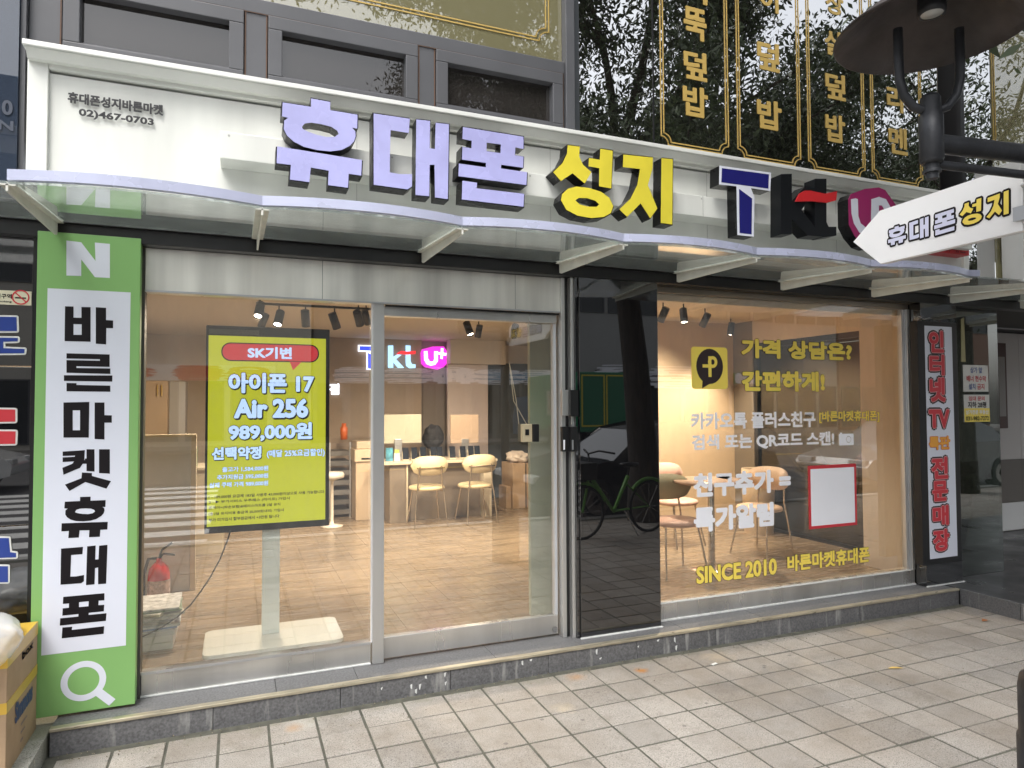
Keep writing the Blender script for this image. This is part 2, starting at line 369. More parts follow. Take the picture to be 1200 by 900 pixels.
GL['ket'] = Gz(0, 300, 3, [
 ([(222,688),(300,683),(298,722),(283,744),(225,768),(221,744),(256,730),(262,722),(222,724),(222,708),(264,706),(266,702),(222,703)], []),
 ([(306,680),(334,680),(334,757),(306,755),(306,730),(292,730),(302,712),(306,712)], []), ([(350,680),(388,680),(388,764),(350,762)], []),
 ([(290,760),(325,762),(325,772),(392,790),(376,816),(302,793),(246,824),(230,802),(288,780)], [])], 3.85)
def gbox(name):
    pts = [p for P, H in GL[name] for p in P]; xs = [p[0] for p in pts]; zs = [p[1] for p in pts]
    return min(xs), min(zs), max(xs), max(zs)
def glyph(mb, name, box=None, y0=0, y1=0, fn=None, sides=True, grow=0):
    """add a block letter to a builder, stretched to box (x0, z0, x1, z1)"""
    g = gbox(name); b = box or g
    tf = lambda p: (b[0]+(p[0]-g[0])/(g[2]-g[0])*(b[2]-b[0]), b[1]+(p[1]-g[1])/(g[3]-g[1])*(b[3]-b[1]))
    offs = [(0, 0)] if not grow else [(math.cos(a*math.pi/4)*grow, math.sin(a*math.pi/4)*grow) for a in range(8)]
    for i, (ox, oz) in enumerate(offs):
        for P, H in GL[name]:
            mb.prism([(x+ox, z+oz) for x, z in map(tf, P)], y0+i*.00004, y1, [[(x+ox, z+oz) for x, z in map(tf, h)] for h in H], fn, sides and not grow, sides and not grow)
    return mb

# ================================================================== SETTING: ground
PIT = .2275; JT = .012
def ground():
    g = MB().add([(-60,-60,-.13),(60,-60,-.13),(60,60,-.13),(-60,60,-.13)], [(0,1,2,3)]).build('ground', mat('ground_dark', (.09,.09,.085), .9))
    g['kind'] = 'structure'
    pv = MB().box(-9, 14, -.78, 3.74, -.129, -.0035).build('pavement', grout); pv['kind'] = 'structure'
    def tilemesh(x, y, z, name='tile', s=None):
        a = (PIT-JT)/2; b = .0018; t = MB()
        t.add([(-a,-a,-.02),(a,-a,-.02),(a,a,-.02),(-a,a,-.02),(-a,-a,-b),(a,-a,-b),(a,a,-b),(-a,a,-b),(-a+b,-a+b,0),(a-b,-a+b,0),(a-b,a-b,0),(-a+b,a-b,0)],
              [(0,1,5,4),(1,2,6,5),(2,3,7,6),(3,0,4,7),(4,5,9,8),(5,6,10,9),(6,7,11,10),(7,4,8,11),(8,9,10,11)])
        return t
    proto = tilemesh(0, 0, 0).build('tile', paving, pv, local=True).data; bpy.data.objects.remove(bpy.data.objects['tile'])
    xs = [2.887+(i+.5)*PIT for i in range(-17, 20)]; ys = [2.55+(j+.5)*PIT for j in range(-14, 5)]
    cells = []
    for x in xs:
        for y in ys:
            d = Vector((x, y, -CAMZ)); fw = d.dot(_f)
            q = (600+FPX*d.dot(_r2)/fw, 450-FPX*d.dot(_u2)/fw) if fw > .4 else (9e9, 0)
            vis = fw > .4 and -60 < q[0] < 1260 and q[1] < 960
            cells.append((0 if vis else 1, math.hypot(x, y), x, y))
    cells.sort(); rest = MB(); n = 0
    for v, d, x, y in cells:
        x0 = x-PIT/2
        if x < -.8 and y > 2.6: continue
        dz = random.gauss(0, .0012); h = min(3.725, y+PIT/2) - (y-PIT/2)
        if v == 0 and n < 290:
            o = link_obj('tile', proto, pv); o.location = (x, y + (h-PIT)/2, dz); o.rotation_euler = (random.gauss(0, .003), random.gauss(0, .003), random.gauss(0, .004)); o.scale.y = h/PIT; n += 1
        else:
            t = tilemesh(0, 0, 0); rest.add([(p[0]+x, p[1]*h/PIT+y+(h-PIT)/2, p[2]+dz) for p in t.v], t.f)
    for i in range(int(23/PIT)):                      # strip towards the kerb and along the street, seen in reflections
        for j in range(20):
            x = -9+PIT/2+i*PIT; y = 2.55+PIT*(j-13.5)
            if xs[0]-.2 < x < xs[-1]+.12: continue
            if y > 3.6: continue
            t = tilemesh(0, 0, 0); rest.add([(p[0]+x, p[1]+y, p[2]) for p in t.v], t.f)
    o = rest.build('paving_beyond', paving, pv); o['kind'] = 'stuff'
    for i in range(19): bx('kerb', mat('kerb_granite', (.40,.40,.38), .7, var=.1, vs=30), pv, -9+i*1.2, -7.81+i*1.2, -.95, -.781, -.128, .004, bevel=.01)
    rd = MB().box(-40, 50, -20, -.96, -.2, -.12).build('road', mat('asphalt', (.055,.055,.057), .8, var=.25, vs=3, bump=.3, bs=120)); rd['kind'] = 'structure'
    mk = mat('road_paint', (.72,.72,.70), .7, var=.12, vs=8)
    for i in range(9): bx('crossing_stripe', mk, rd, -7.5, -.35, -1.75-i*.82, -1.33-i*.82, -.119, -.115)
    for i in range(9): bx('lane_line', mat('lane_yellow', (.65,.45,.06), .7), rd, 3+i*4.5, 6+i*4.5, -10.4, -10.25, -.119, -.115)
    fp = MB().box(-40, 50, -23, -20, -.2, .0).build('far_pavement', paving); fp['kind'] = 'structure'
ground()
# step of dark granite slabs with a brass-coloured nosing
YS = 3.74
st = MB().box(-.79, 5.36, YS+.03, 4.3, -.01, .10).build('step', mat('step_core', (.12,.12,.12), .8)); st['kind'] = 'structure'
def riser_mat():
    m = mat('dark_granite_riser', (.125,.125,.13), .5, var=.4, vs=90, rnd=.15)
    n = m.node_tree.nodes; l = m.node_tree.links; p = n['Principled BSDF']; src = p.inputs['Base Color'].links[0].from_socket
    geo = n.new('ShaderNodeNewGeometry'); mp = n.new('ShaderNodeMapping'); mp.inputs['Scale'].default_value = (9, 9, 1.2); l.new(geo.outputs['Position'], mp.inputs[0])
    t = n.new('ShaderNodeTexNoise'); t.inputs['Scale'].default_value = 2.3; t.inputs['Detail'].default_value = 5; l.new(mp.outputs[0], t.inputs['Vector'])
    r = n.new('ShaderNodeMapRange'); l.new(t.outputs['Fac'], r.inputs[0]); r.inputs[1].default_value = .60; r.inputs[2].default_value = .72; r.inputs[4].default_value = .5
    x = n.new('ShaderNodeMix'); x.data_type = 'RGBA'; l.new(r.outputs[0], x.inputs[0]); l.new(src, x.inputs[6]); x.inputs[7].default_value = (.42, .42, .40, 1); l.new(x.outputs[2], p.inputs['Base Color'])
    return m
riser = riser_mat()
ed = [-.79, -.1, .52, 1.13, 1.74, 2.36, 2.97, 3.62, 4.28, 4.9, 5.36]
for a, b in zip(ed[:-1], ed[1:]):
    bx('riser_slab', riser, st, a+.0015, b-.0015, YS, YS+.03, -.012, .108, bevel=.002)
ed2 = [-.79, .2, .62, 1.42, 1.98, 2.75, 3.4, 4.1, 4.75, 5.36]
for a, b in zip(ed2[:-1], ed2[1:]):
    bx('tread_slab', granite, st, a+.0012, b-.0012, YS+.031, 4.28, .10, .121, bevel=.0015)
nose = mat('worn_metal_nosing', (.50, .45, .34), .38, metal=.6, var=.35, vs=5, stretch=(1, 6, 6), rv=.12)
bx('nosing_strip', nose, st, -.79, 5.36, YS-.008, YS+.03, .1085, .1245, bevel=.003)
for i in range(15):                                                     # plaster drips on the riser
    x = random.choice([.95, 1.0, 1.55, 2.05, 2.5, 2.62])+random.gauss(0, .07); z = random.uniform(.03, .1); hgt = random.uniform(.008, .04)
    MB().prism([(x, z), (x+random.uniform(.006, .02), z+.004), (x+random.uniform(.004, .012), z-hgt), (x+.001, z-hgt*.7)], YS-.0015, YS).build('plaster_splash', caulk, st)
# neighbour's dark platform to the right and pale ledge to the left
pl = MB().box(5.39, 12, 2.0, 6.5, -.01, .118).build('right_platform', mat('dark_platform_stone', (.05,.05,.052), .35, var=.3, vs=2, rv=.12)); pl['kind'] = 'structure'
for i in range(4): bx('platform_kerb_slab', riser, pl, 5.365, 5.40, 3.735-(i+1)*.45+.002, 3.735-i*.45-.002, -.01, .122, bevel=.002)
lg = MB().box(-2.6, -.93, 2.62, 3.98, -.01, .07).build('left_ledge', ledge_m); lg['kind'] = 'structure'
for i in range(3): bx('ledge_slab', ledge_m, lg, -.925, -.80, 3.98-(i+1)*.44+.002, 3.98-i*.44-.002, -.012, .098, bevel=.004)

# ================================================================== SHOP FRONT
# black beam under the canopy
bm_ = thing('canopy_beam', 'long black steel beam above the shop windows under the glass canopy', 'beam')
bx('beam_face', frame_black, bm_, -3.2, 9.5, 3.87, 3.96, 2.43, 2.60, bevel=.004)
bx('beam_lip', frame_black, bm_, -3.2, 9.5, 3.84, 3.869, 2.50, 2.56, bevel=.003)
# --- black polished pillars
for (x0, x1, lab) in ((2.033, 2.631, 'polished black pillar between the glass door and the wide window'), (5.17, 5.60, 'polished black pillar behind the narrow vertical sign box')):
    t = thing('shop_pillar', lab, 'pillar', ((x0+x1)/2, 3.9, .121))
    bx('facing_panel', black_stone, t, x0, x1, 3.87, 4.05, .122, 2.428, bevel=.002)
    bx('caulk_bead', caulk, t, x0-.008, x1+.008, 3.856, 3.869, .1215, .131, bevel=.002)
# --- stainless and glass: left window + sliding door
fz0, gz0, gz1, hz1 = .122, .246, 2.203, 2.429
t = thing('shop_window', 'tall fixed pane in stainless frame beside the green banner, display screen behind it', 'window', (.14, 4.0, fz0))
bx('bottom_rail', steel_low, t, -.447, .722, 3.97, 4.03, fz0, gz0, bevel=.003)
bx('caulk_bead', caulk, t, -.447, .722, 3.958, 3.969, fz0-.0005, fz0+.008, bevel=.002)
bx('side_post', mat('grey_side_post', (.12,.115,.11), .4, metal=.4), t, -.478, -.448, 3.955, 4.04, fz0, hz1, bevel=.003)
bx('rail_bead', alu, t, -.447, .722, 3.963, 3.9695, gz0-.012, gz0+.002)
bx('pane', pane_m, t, -.447, .722, 4.0, 4.002, gz0, gz1)
t2 = thing('door_header', 'wide brushed stainless panel above the left window and sliding door', 'panel', (.75, 3.95, gz1))
bx('header_panel', steel, t2, -.447, 1.935, 3.945, 4.05, gz1, hz1, bevel=.002)
bx('header_lip', alu, t2, -.447, 1.935, 3.938, 3.9445, gz1-.004, gz1+.006)
bx('gasket', frame_black, t2, .80, 1.93, 3.950, 3.965, gz1-.016, gz1-.005)
for _x in (.44, 1.62): bx('panel_joint', mat('joint_grey', (.25,.25,.24), .5), t2, _x, _x+.003, 3.9435, 3.9448, gz1+.007, hz1-.002)
d = thing('sliding_door', 'glass sliding door in stainless frame with a white lock box and desks visible behind', 'door', (1.36, 4.0, .14))
bx('left_stile', steel_v, d, .728, .795, 3.95, 4.0, .123, gz1-.001, bevel=.003)
bx('stile_edge', mat('edge_light', (.75,.76,.8), .3, metal=.3), d, .722, .7275, 3.955, 3.99, gz0, gz1-.001)
bx('bottom_rail', steel_low, d, .796, 1.925, 3.985, 4.035, .135, .256, bevel=.003)
bx('top_rail', steel_low, d, .796, 1.925, 3.975, 4.035, 2.135, gz1-.01, bevel=.003)
bx('right_stile', mat('pale_edge', (.55,.57,.60), .35, metal=.4), d, 1.905, 1.925, 3.985, 4.03, .256, 2.134, bevel=.002)
bx('pane', pane_m, d, .796, 1.904, 4.008, 4.010, .256, 2.134)
k = bx('lock_box', mat('lock_beige', (.50,.42,.28), .4), d, *[at(611, 497, 3.99).x, at(622, 497, 3.99).x], 3.965, 4.006, at(611, 518, 3.99).z, at(611, 497, 3.99).z, bevel=.004)
bx('keyhole_plate', black_pl, k, at(613.5, 497, 3.99).x, at(618, 497, 3.99).x, 3.960, 3.9645, at(611, 510, 3.99).z, at(611, 503, 3.99).z, bevel=.002)
bx('lock_bolt', black_pl, d, at(622.3, 497, 3.99).x, at(629.5, 497, 3.99).x, 3.955, 4.006, at(611, 518, 3.99).z, at(611, 497, 3.99).z, bevel=.006)
pp = at(650.5, 732, 3.98)
MB().add([(pp.x+math.cos(a*math.pi/8)*.02, 3.978, .165+math.sin(a*math.pi/8)*.02) for a in range(16)], [tuple(range(16))]).build('door_stop', chrome, d)
for q in range(2):                                                       # hanging cords above the lock
    MB().tube([at(597, 425, 4.12), at(602+q*3, 470, 4.12), at(617-q*9, 497, 4.10)], .003, 6).build('cord', cream, d)
# right-hand jamb of stainless with black track, lock and keypads
j = thing('door_jamb', 'stainless and black door jamb beside the black pillar carrying lock and keypad', 'door frame', (1.98, 3.96, fz0))
bx('outer_post', steel_v, j, 1.936, 1.962, 3.93, 4.05, fz0, hz1, bevel=.003)
bx('track', frame_black, j, 1.9625, 1.988, 3.945, 4.05, fz0, hz1)
bx('inner_post', steel_v, j, 1.989, 2.012, 3.90, 4.05, fz0, hz1, bevel=.003)
bx('pillar_edge', black_stone, j, 2.0125, 2.0325, 3.885, 4.05, fz0, hz1)
for (px0, px1, py0, py1, m_, nm, y) in ((658, 667, 457, 487, steel_v, 'lock_plate', 3.90), (667.5, 677, 457, 488, black_pl, 'lock_body', 3.87), (658, 666, 500, 529, black_pl, 'keypad', 3.91), (668, 676, 500, 529, black_pl, 'keypad', 3.88)):
    a, b = at(px0, py0, y), at(px1, py1, y); kp = bx(nm, m_, j, a.x, b.x, y-.012, y+.02, b.z, a.z, bevel=.002)
    if nm == 'keypad':
        bx('label_strip', white_v if px0 < 660 else alu, kp, a.x+.006, a.x+.017, y-.0135, y-.0125, b.z+.012, b.z+.075)
# --- wide right window with vinyl lettering
rw = thing('shop_window', 'wide window covered in yellow and white vinyl lettering between the two black pillars', 'window', (3.93, 4.0, fz0))
bx('bottom_rail', steel_low, rw, 2.64, 5.162, 3.965, 4.03, .134, .243, bevel=.003)
bx('caulk_bead', caulk, rw, 2.64, 5.162, 3.955, 3.97, fz0-.0005, .1335, bevel=.002)
bx('rail_bead', cap_white, rw, 2.64, 5.14, 3.962, 3.9645, .240, .252)
bx('top_rail', mat('brown_steel', (.30,.26,.21), .3, metal=.8, var=.1), rw, 2.64, 5.162, 3.97, 4.03, 2.385, hz1, bevel=.003)
bx('head_panel', mat('head_cream', (.55,.47,.36), .5), rw, 2.72, 5.10, 4.035, 4.055, 2.34, hz1)
bx('right_post', steel_v, rw, 5.10, 5.125, 3.985, 4.03, .2435, 2.384, bevel=.002)
bx('right_post', steel_v, rw, 5.132, 5.162, 3.96, 4.03, .2435, 2.384, bevel=.002)
bx('post_bead', alu, rw, 5.1255, 5.1315, 3.97, 4.03, .2435, 2.384)
bx('pane', pane_m, rw, 2.64, 5.10, 4.0, 4.002, .2435, 2.384)
YD = 3.9965
def vt(s, tl, br, m_, bold=.03, outline=None, ow=.04, name='lettering'):
    return txt(name, s, tb(tl, br, YD), YD, m_, rw, bold, outline, ow)
vt('가격 상담은?', (869.3, 397.5), (998, 422), yellow_v, .046, dark_v, .026)
vt('간편하게!', (870, 435), (966, 458), yellow_v, .046, dark_v, .026)
vt('카카오톡 플러스친구', (810, 484), (955.5, 500), white_v, .026)
vt('[바른마켓휴대폰]', (960, 482), (1030.5, 494.5), yellow_v, .014, dark_v, .024)
vt('검색 또는 QR코드 스캔!', (811, 510), (977.5, 522.5), white_v, .026)
vt('친구추가 =', (813.5, 556), (926, 575), white_v, .042)
vt('특가알림', (814, 596), (906, 615), white_v, .046)
vt('SINCE 2010', (816.5, 665), (910, 672.5), yellow_v, .028, dark_v, .026)
vt('바른마켓휴대폰', (923, 651.5), (1019, 658), yellow_v, .028, dark_v, .026)
def rrect(x0, z0, x1, z1, r, n=5):
    P = []
    for cx, cz, a0 in ((x1-r, z1-r, 0), (x0+r, z1-r, 90), (x0+r, z0+r, 180), (x1-r, z0+r, 270)):
        P += [(cx+r*math.cos(R(a0+90*i/n)), cz+r*math.sin(R(a0+90*i/n))) for i in range(n+1)]
    return P
def ell(cx, cz, rx, rz, n=28): return [(cx+rx*math.cos(2*math.pi*i/n), cz+rz*math.sin(2*math.pi*i/n)) for i in range(n)]
a = tb((810, 406), (853, 456), YD); lo_ = MB().prism(rrect(*a, .025), YD, YD+.0004).build('messenger_emblem', yellow_v, rw)
cx, cz = (a[0]+a[2])/2, (a[1]+a[3])/2+.012; w_ = (a[2]-a[0])
MB().prism(ell(cx, cz, w_*.37, w_*.40), YD-.0008, YD).prism([(cx-w_*.2, cz-w_*.30), (cx+w_*.02, cz-w_*.38), (cx-w_*.22, cz-w_*.50)], YD-.0009, YD).build('speech_bubble', dark_v, lo_)
g = MB(); q = w_*.05
g.prism([(cx-w_*.04, cz+w_*.23), (cx-w_*.04, cz-w_*.24), (cx+w_*.045, cz-w_*.24), (cx+w_*.045, cz+w_*.23)], YD-.0016, YD-.001)
g.prism(ell(cx+w_*.08, cz+w_*.10, w_*.13, w_*.135), YD-.0018, YD-.001, [ell(cx+w_*.08, cz+w_*.10, w_*.055, w_*.06)])
g.prism([(cx-w_*.20, cz+w_*.045), (cx-w_*.20, cz-w_*.03), (cx, cz-w_*.03), (cx, cz+w_*.045)], YD-.002, YD-.001)
g.build('emblem_letter', yellow_v, lo_)
a = tb((983, 508.5), (1000.5, 521.5), YD)
ci = MB().prism(rrect(*a, .008), YD, YD+.0003, [ell(a[0]+(a[2]-a[0])*.66, (a[1]+a[3])/2, .027, .027)]).prism(ell(a[0]+(a[2]-a[0])*.66, (a[1]+a[3])/2, .023, .023), YD, YD+.0003)
ci.box(a[0]+.012, a[0]+.035, YD-.0003, YD, a[3]-.002, a[3]+.010).build('camera_icon', white_v, rw)
a = tb((947, 546), (1004.5, 615), YD)
cd_ = bx('red_card', red_v, rw, a[0], a[2], YD-.0005, YD, a[1], a[3])
bx('card_face', white_v, cd_, a[0]+.022, a[2]-.022, YD-.001, YD-.0006, a[1]+.022, a[3]-.026)

# ================================================================== GREEN BANNER
YB = 3.86
g = thing('banner_sign', 'tall green and white vertical sign box with black lettering left of the window', 'sign', (-.68, YB, .125))
bx('green_face', green, g, -.898, -.458, YB, YB+.06, .135, 2.455, bevel=.003)
a, b = at(54, 338, YB), at(150.5, 761, YB)
wp = (at(53, 500, YB).x, at(100, 762, YB).z, at(151, 500, YB).x, at(100, 340, YB).z)
bx('white_field', banner_white, g, wp[0], wp[2], YB-.0012, YB-.0002, wp[1], wp[3])
mbn = MB(); mbn.prism([(lambda q: (q.x, q.z))(at(40+x/3.75, 260+y/3.75, YB)) for x, y in ((142,82),(207,90),(270,172),(267,91),(333,97),(333,247),(267,243),(207,165),(207,238),(142,236))], YB-.0012, YB-.0002)
mbn.build('search_portal_letter', banner_white, g)
for nm, y0, y1 in (('ba', 359.5, 403), ('reun', 414.5, 459), ('ma', 471, 515.5), ('ket', 526.5, 574.5), ('hyu', 582, 630), ('dae', 640, 686), ('pon', 697, 745)):
    za, zb = at(100, y0, YB).z, at(100, y1, YB).z
    glyph(MB(), nm, (at(74, 500, YB).x, zb, at(131 if nm not in ('hyu', 'dae', 'pon') else 128, 500, YB).x, za), YB-.0022, YB-.0012).build('banner_letter', ink, g)
c = at(98, 798, YB); r0 = .095
ri = MB().prism(ell(c.x, c.z, r0, r0, 40), YB-.0012, YB-.0002, [ell(c.x, c.z, r0*.70, r0*.70, 40)])
dx = Vector((.707, -.707)); n_ = Vector((.707, .707))*.019
e0 = Vector((c.x, c.z))+dx*r0*.86; e1 = Vector((c.x, c.z))+dx*(r0+.078)
ri.prism([tuple(e0-n_), tuple(e1-n_), tuple(e1+n_), tuple(e0+n_)], YB-.0014, YB-.0002).build('magnifier_icon', banner_white, g)

# ================================================================== FASCIA SIGN BOARD
YF = 3.87; zb, zt = 2.60, 3.33
s = thing('sign_board', 'long white shop sign board above the canopy with small black phone number', 'sign board', (2.4, YF, zb))
bx('back_panel', sign_white, s, -.90, 5.74, YF+.012, YF+.10, zb, zt-.09)
bx('frame_strip', white_paint, s, -.951, -.865, YF-.012, YF+.10, zb, zt-.001, bevel=.004)
bx('frame_strip', white_paint, s, 5.70, 5.765, YF-.012, YF+.10, zb, zt-.001, bevel=.004)
bx('frame_strip', white_paint, s, -.864, 5.699, YF-.012, YF+.10, 3.255, zt-.001, bevel=.004)
MB().prism([(0,0),(.13,0),(.13,.032),(0,.026)], 0, 1, fn=lambda a, y, z: (-.955+y*6.73, YF-.09+a, zt-.01+z)).build('cap_moulding', cap_white, s, bevel=.003)
MB().prism([(0,.04),(.03,0),(.075,0),(.075,.04)], 0, 1, fn=lambda a, y, z: (-.945+y*6.70, YF-.075+a, zt-.052+z)).build('cap_cove', white_paint, s)
rwz0, rwz1 = at(258, 185, YF-.15).z, at(258, 153, YF-.15).z
bx('raceway', sign_white, s, at(258, 170, YF-.15).x, 5.60, YF-.15, YF+.011, rwz0, rwz1, bevel=.004)
Yt = YF+.0015
small = mat('small_black_letters', (.02,.02,.022), .4)
txt('small_lettering', '휴대폰성지바른마켓', (at(80, 112, Yt).x, at(136, 128, Yt).z, at(191, 130, Yt).x, at(136, 116, Yt).z), Yt-.004, small, s, .034)
txt('phone_number', '02)467-0703', (at(93, 125, Yt).x, at(136, 143.5, Yt).z, at(180, 140, Yt).x, at(136, 133.5, Yt).z), Yt-.004, small, s, .035)
a, b = at(1075, 285, YF-.05), at(1129, 301, YF-.05)
bx('red_box', mat('red_box_paint', (.50,.02,.025), .4), s, a.x, b.x, YF-.1, YF+.01, at(1129, 301, YF-.05).z, at(1129, 285, YF-.05).z, bevel=.004)
txt('red_box_lettering', '휴대폰', (b.x-.30, at(1129, 299, YF-.05).z, b.x-.04, at(1129, 289, YF-.05).z), YF-.102, mat('dark_red_ink', (.2,.01,.012), .5), s, .02)
MB().tube([at(857, 219, 3.80), at(861, 228, 3.80)], .008, 6).build('cable_stub', black_pl, s)
for x in (.62, 1.84, 3.06, 4.28): bx('panel_seam', mat('seam_grey', (.42,.42,.40), .6), s, x, x+.003, YF+.0105, YF+.0125, zb, 3.254)
for x in (1.3, 2.9, 4.4): bx('raceway_seam', mat('seam_grey', (.42,.42,.40), .6), s, x, x+.003, YF-.1515, YF-.1495, rwz0, rwz1)
for i in range(14): MB().lathe([(0, .0), (.006, 0)], (0, 0, 0), 8).build('rivet', mat('seam_grey', (.42,.42,.40), .6), s, local=True).matrix_local = Matrix.Translation(Vector((-.05+i*.42, YF-.1515, rwz1-.02))-Vector(s.location)) @ Matrix.Rotation(R(90), 4, 'X')
# --- letters
names = {'hyu': 'first lavender block letter on the white sign board, with a ring in it', 'dae': 'second lavender block letter, an open square beside two linked bars',
         'pon': 'third lavender block letter of stacked bars, left of the yellow letters', 'seong': 'yellow block letter with an oval ring at its foot',
         'ji': 'yellow block letter with a lone upright bar, left of the blue T'}
for nm, lab in names.items():
    gb = gbox(nm); t = thing('sign_letter', lab, 'sign letter', ((gb[0]+gb[2])/2, YL, gb[1]), group='block letters of the shop sign')
    m1 = MB(); glyph(m1, nm, None, YL+.003, YF-.151); m1.build('letter_body', black_side, t)
    b = gb; e = .006
    m2 = MB(); glyph(m2, nm, (b[0]+e, b[1]+e, b[2]-e, b[3]-e), YL, YL+.0029); m2.build('letter_face', lav if nm in ('hyu','dae','pon') else yellow, t)
def zp(pts, ox, oy, k, Y): return [(lambda q: (q.x, q.z))(at(ox+x/k, oy+y/k, Y)) for x, y in pts]
T_out = zp([(130,582),(311,607),(308,671),(240,661),(252,693),(250,832),(193,826),(190,655),(129,648)], 800, 0, 3, YL)
t = thing('sign_letter', 'dark blue letter T edged in white on the sign board', 'sign letter', (T_out[0][0], YL, T_out[6][1]), group='network logos on the shop sign')
MB().prism(T_out, YL+.003, YF-.151).build('letter_body', black_side, t)
MB().prism(T_out, YL, YL+.0029).build('white_edge', mat('white_acrylic', (.75,.77,.86), .3), t)
blue_a = mat('navy_acrylic', (.018, .018, .16), .25)
MB().prism(zp([(138,591),(303,613),(301,663),(136,641)], 800, 0, 3, YL), YL-.001, YL-.0002).prism(zp([(198,664),(244,698),(242,824),(200,819)], 800, 0, 3, YL), YL-.001, YL-.0002).build('blue_face', blue_a, t)
kk = zp([(345,612),(384,611),(384,706),(430,655),(472,662),(418,738),(492,832),(440,828),(384,770),(384,824),(345,824)], 800, 0, 3, YL)
tt = zp([(465,628),(506,628),(506,780),(514,797),(541,797),(541,828),(495,834),(472,822),(465,795)], 800, 0, 3, YL)
drk = mat('unlit_acrylic', (.009,.010,.012), .3, spec=.3)
t = thing('sign_letter', 'black unlit letter k with angled arms next to the T', 'sign letter', (kk[0][0], YL, kk[7][1]), group='network logos on the shop sign')
MB().prism(kk, YL, YF-.151).build('letter_body', drk, t, bevel=.004)
t = thing('sign_letter', 'black unlit letter t crossed by a red wave stroke', 'sign letter', (tt[0][0], YL, tt[5][1]), group='network logos on the shop sign')
MB().prism(tt, YL+.001, YF-.151).build('letter_body', drk, t, bevel=.004)
MB().prism(zp([(398,708),(412,680),(430,670),(450,670),(500,681),(543,672),(540,704),(510,712),(455,707)], 800, 0, 3, YL-.012), YL-.012, YL-.0005).build('red_wave', mat('red_acrylic', (.62,.025,.03), .3), t)
uu = zp([(583,700),(592,682),(640,664),(690,659),(712,668),(760,735),(768,760),(750,830),(730,860),(660,872),(632,862),(604,828),(585,790)], 800, 0, 3, YL)
t = thing('sign_letter', 'magenta rounded badge with a white U partly behind the arrow sign', 'sign letter', (uu[0][0], YL, uu[9][1]), group='network logos on the shop sign')
MB().prism(uu, YL+.003, YF-.151).build('badge_body', black_side, t)
MB().prism(uu, YL, YL+.0029).build('badge_face', mat('magenta_acrylic', (.35,.02,.13), .28), t)
U1 = [(592,700),(608,697),(616,700),(618,760),(626,785),(645,800),(662,795),(664,720),(664,700),(690,692),(715,700),(735,735),(748,740),(745,752),(715,745),(700,722),(690,722),(690,800),(678,822),(650,828),(622,818),(602,785),(594,750)]
MB().prism(zp(U1, 800, 0, 3, YL-.002), YL-.002, YL-.0003).build('white_stroke', mat('white_acrylic', (.75,.77,.86), .3), t)

# ================================================================== GLASS CANOPY
cn = thing('glass_canopy', 'scalloped glass canopy on white brackets with lavender trim over the shop front', 'canopy', (2.4, 3.87, 2.46))
BX = [-1.72, -.817, .093, .995, 1.887, 2.776, 3.685, 4.598, 5.497, 6.40, 7.3]
YO = 3.09; ZO, ZI = 2.455, 2.505
def scal(x0, x1, n=10, y=YO, bul=.072): return [(x0+(x1-x0)*i/n, y-bul*(1-(2*i/n-1)**2)) for i in range(n+1)]
def zc(y): return ZO + (ZI-ZO)*(y-YO)/(3.87-YO)
for i, (a, b) in enumerate(zip(BX[:-1], BX[1:])):
    a2, b2 = a+.004, b-.004; shop = 0 < i < 8
    P = scal(a2, b2, bul=.072 if shop else .02); m_ = MB()
    top = [(x, y, zc(y)+.010) for x, y in P]+[(b2, 3.838, zc(3.838)+.010), (a2, 3.838, zc(3.838)+.010)]; bot = [(x, y, z-.010) for x, y, z in top]
    n = len(top); m_.add(top+bot, [tuple(range(n)), tuple(range(2*n-1, n-1, -1))]+[(k, (k+1) % n, n+(k+1) % n, n+k) for k in range(n)], False)
    m_.build('glass_panel', canopy_glass, cn)
wbr = mat('bracket_white', (.66,.66,.60), .45, var=.12, vs=9)
for x in BX:
    m_ = MB(); y0, y1 = YO-.01, 3.845
    m_.prism([(y0, zc(y0)-.003), (y1, zc(y1)-.003), (y1, zc(y1)-.062), (y1-.02, zc(y1)-.07), (y0, zc(y0)-.030)], 0, 1, fn=lambda a, y, z: (x-.004+.008*y, a, z))
    m_.add([(x-.028, y0, zc(y0)-.002), (x+.028, y0, zc(y0)-.002), (x+.028, y1, zc(y1)-.002), (x-.028, y1, zc(y1)-.002), (x-.028, y0, zc(y0)-.008), (x+.028, y0, zc(y0)-.008), (x+.028, y1, zc(y1)-.008), (x-.028, y1, zc(y1)-.008)],
           [(0,1,2,3),(7,6,5,4),(0,4,5,1),(1,5,6,2),(2,6,7,3),(3,7,4,0)])
    m_.build('bracket', wbr, cn)
for i in range(1, 8):
    P = scal(BX[i], BX[i+1], 12, YO-.012); 
    if i == 1: P[0] = (BX[1]+.0, P[0][1])
    if i == 7: P = P[:]; 
    zt0, zb0 = 2.508, 2.467
    if i == 7: P = [(x, y) for x, y in P if x < 4.72]
    m_ = MB(); n = len(P)
    if n < 2: P = [(4.598, YO-.012), (4.66, YO-.03), (4.72, YO-.045)]; n = 3
    fr = [(x, y, zt0) for x, y in P]+[(x, y, zb0) for x, y in P]; bk = [(x, y+.022, z-.002) for x, y, z in fr]
    F = [(k, n+k, n+k+1, k+1) for k in range(n-1)]
    m_.add(fr+bk, F+[tuple(2*n+q for q in f[::-1]) for f in F]+[(k, k+1, 2*n+k+1, 2*n+k) for k in range(n-1)]+[(n+k, 3*n+k, 3*n+k+1, n+k+1) for k in range(n-1)]+[(0, 2*n, 3*n, n), (n-1, 2*n-1, 4*n-1, 3*n-1)], False)
    m_.build('edge_trim', trim_lav, cn)

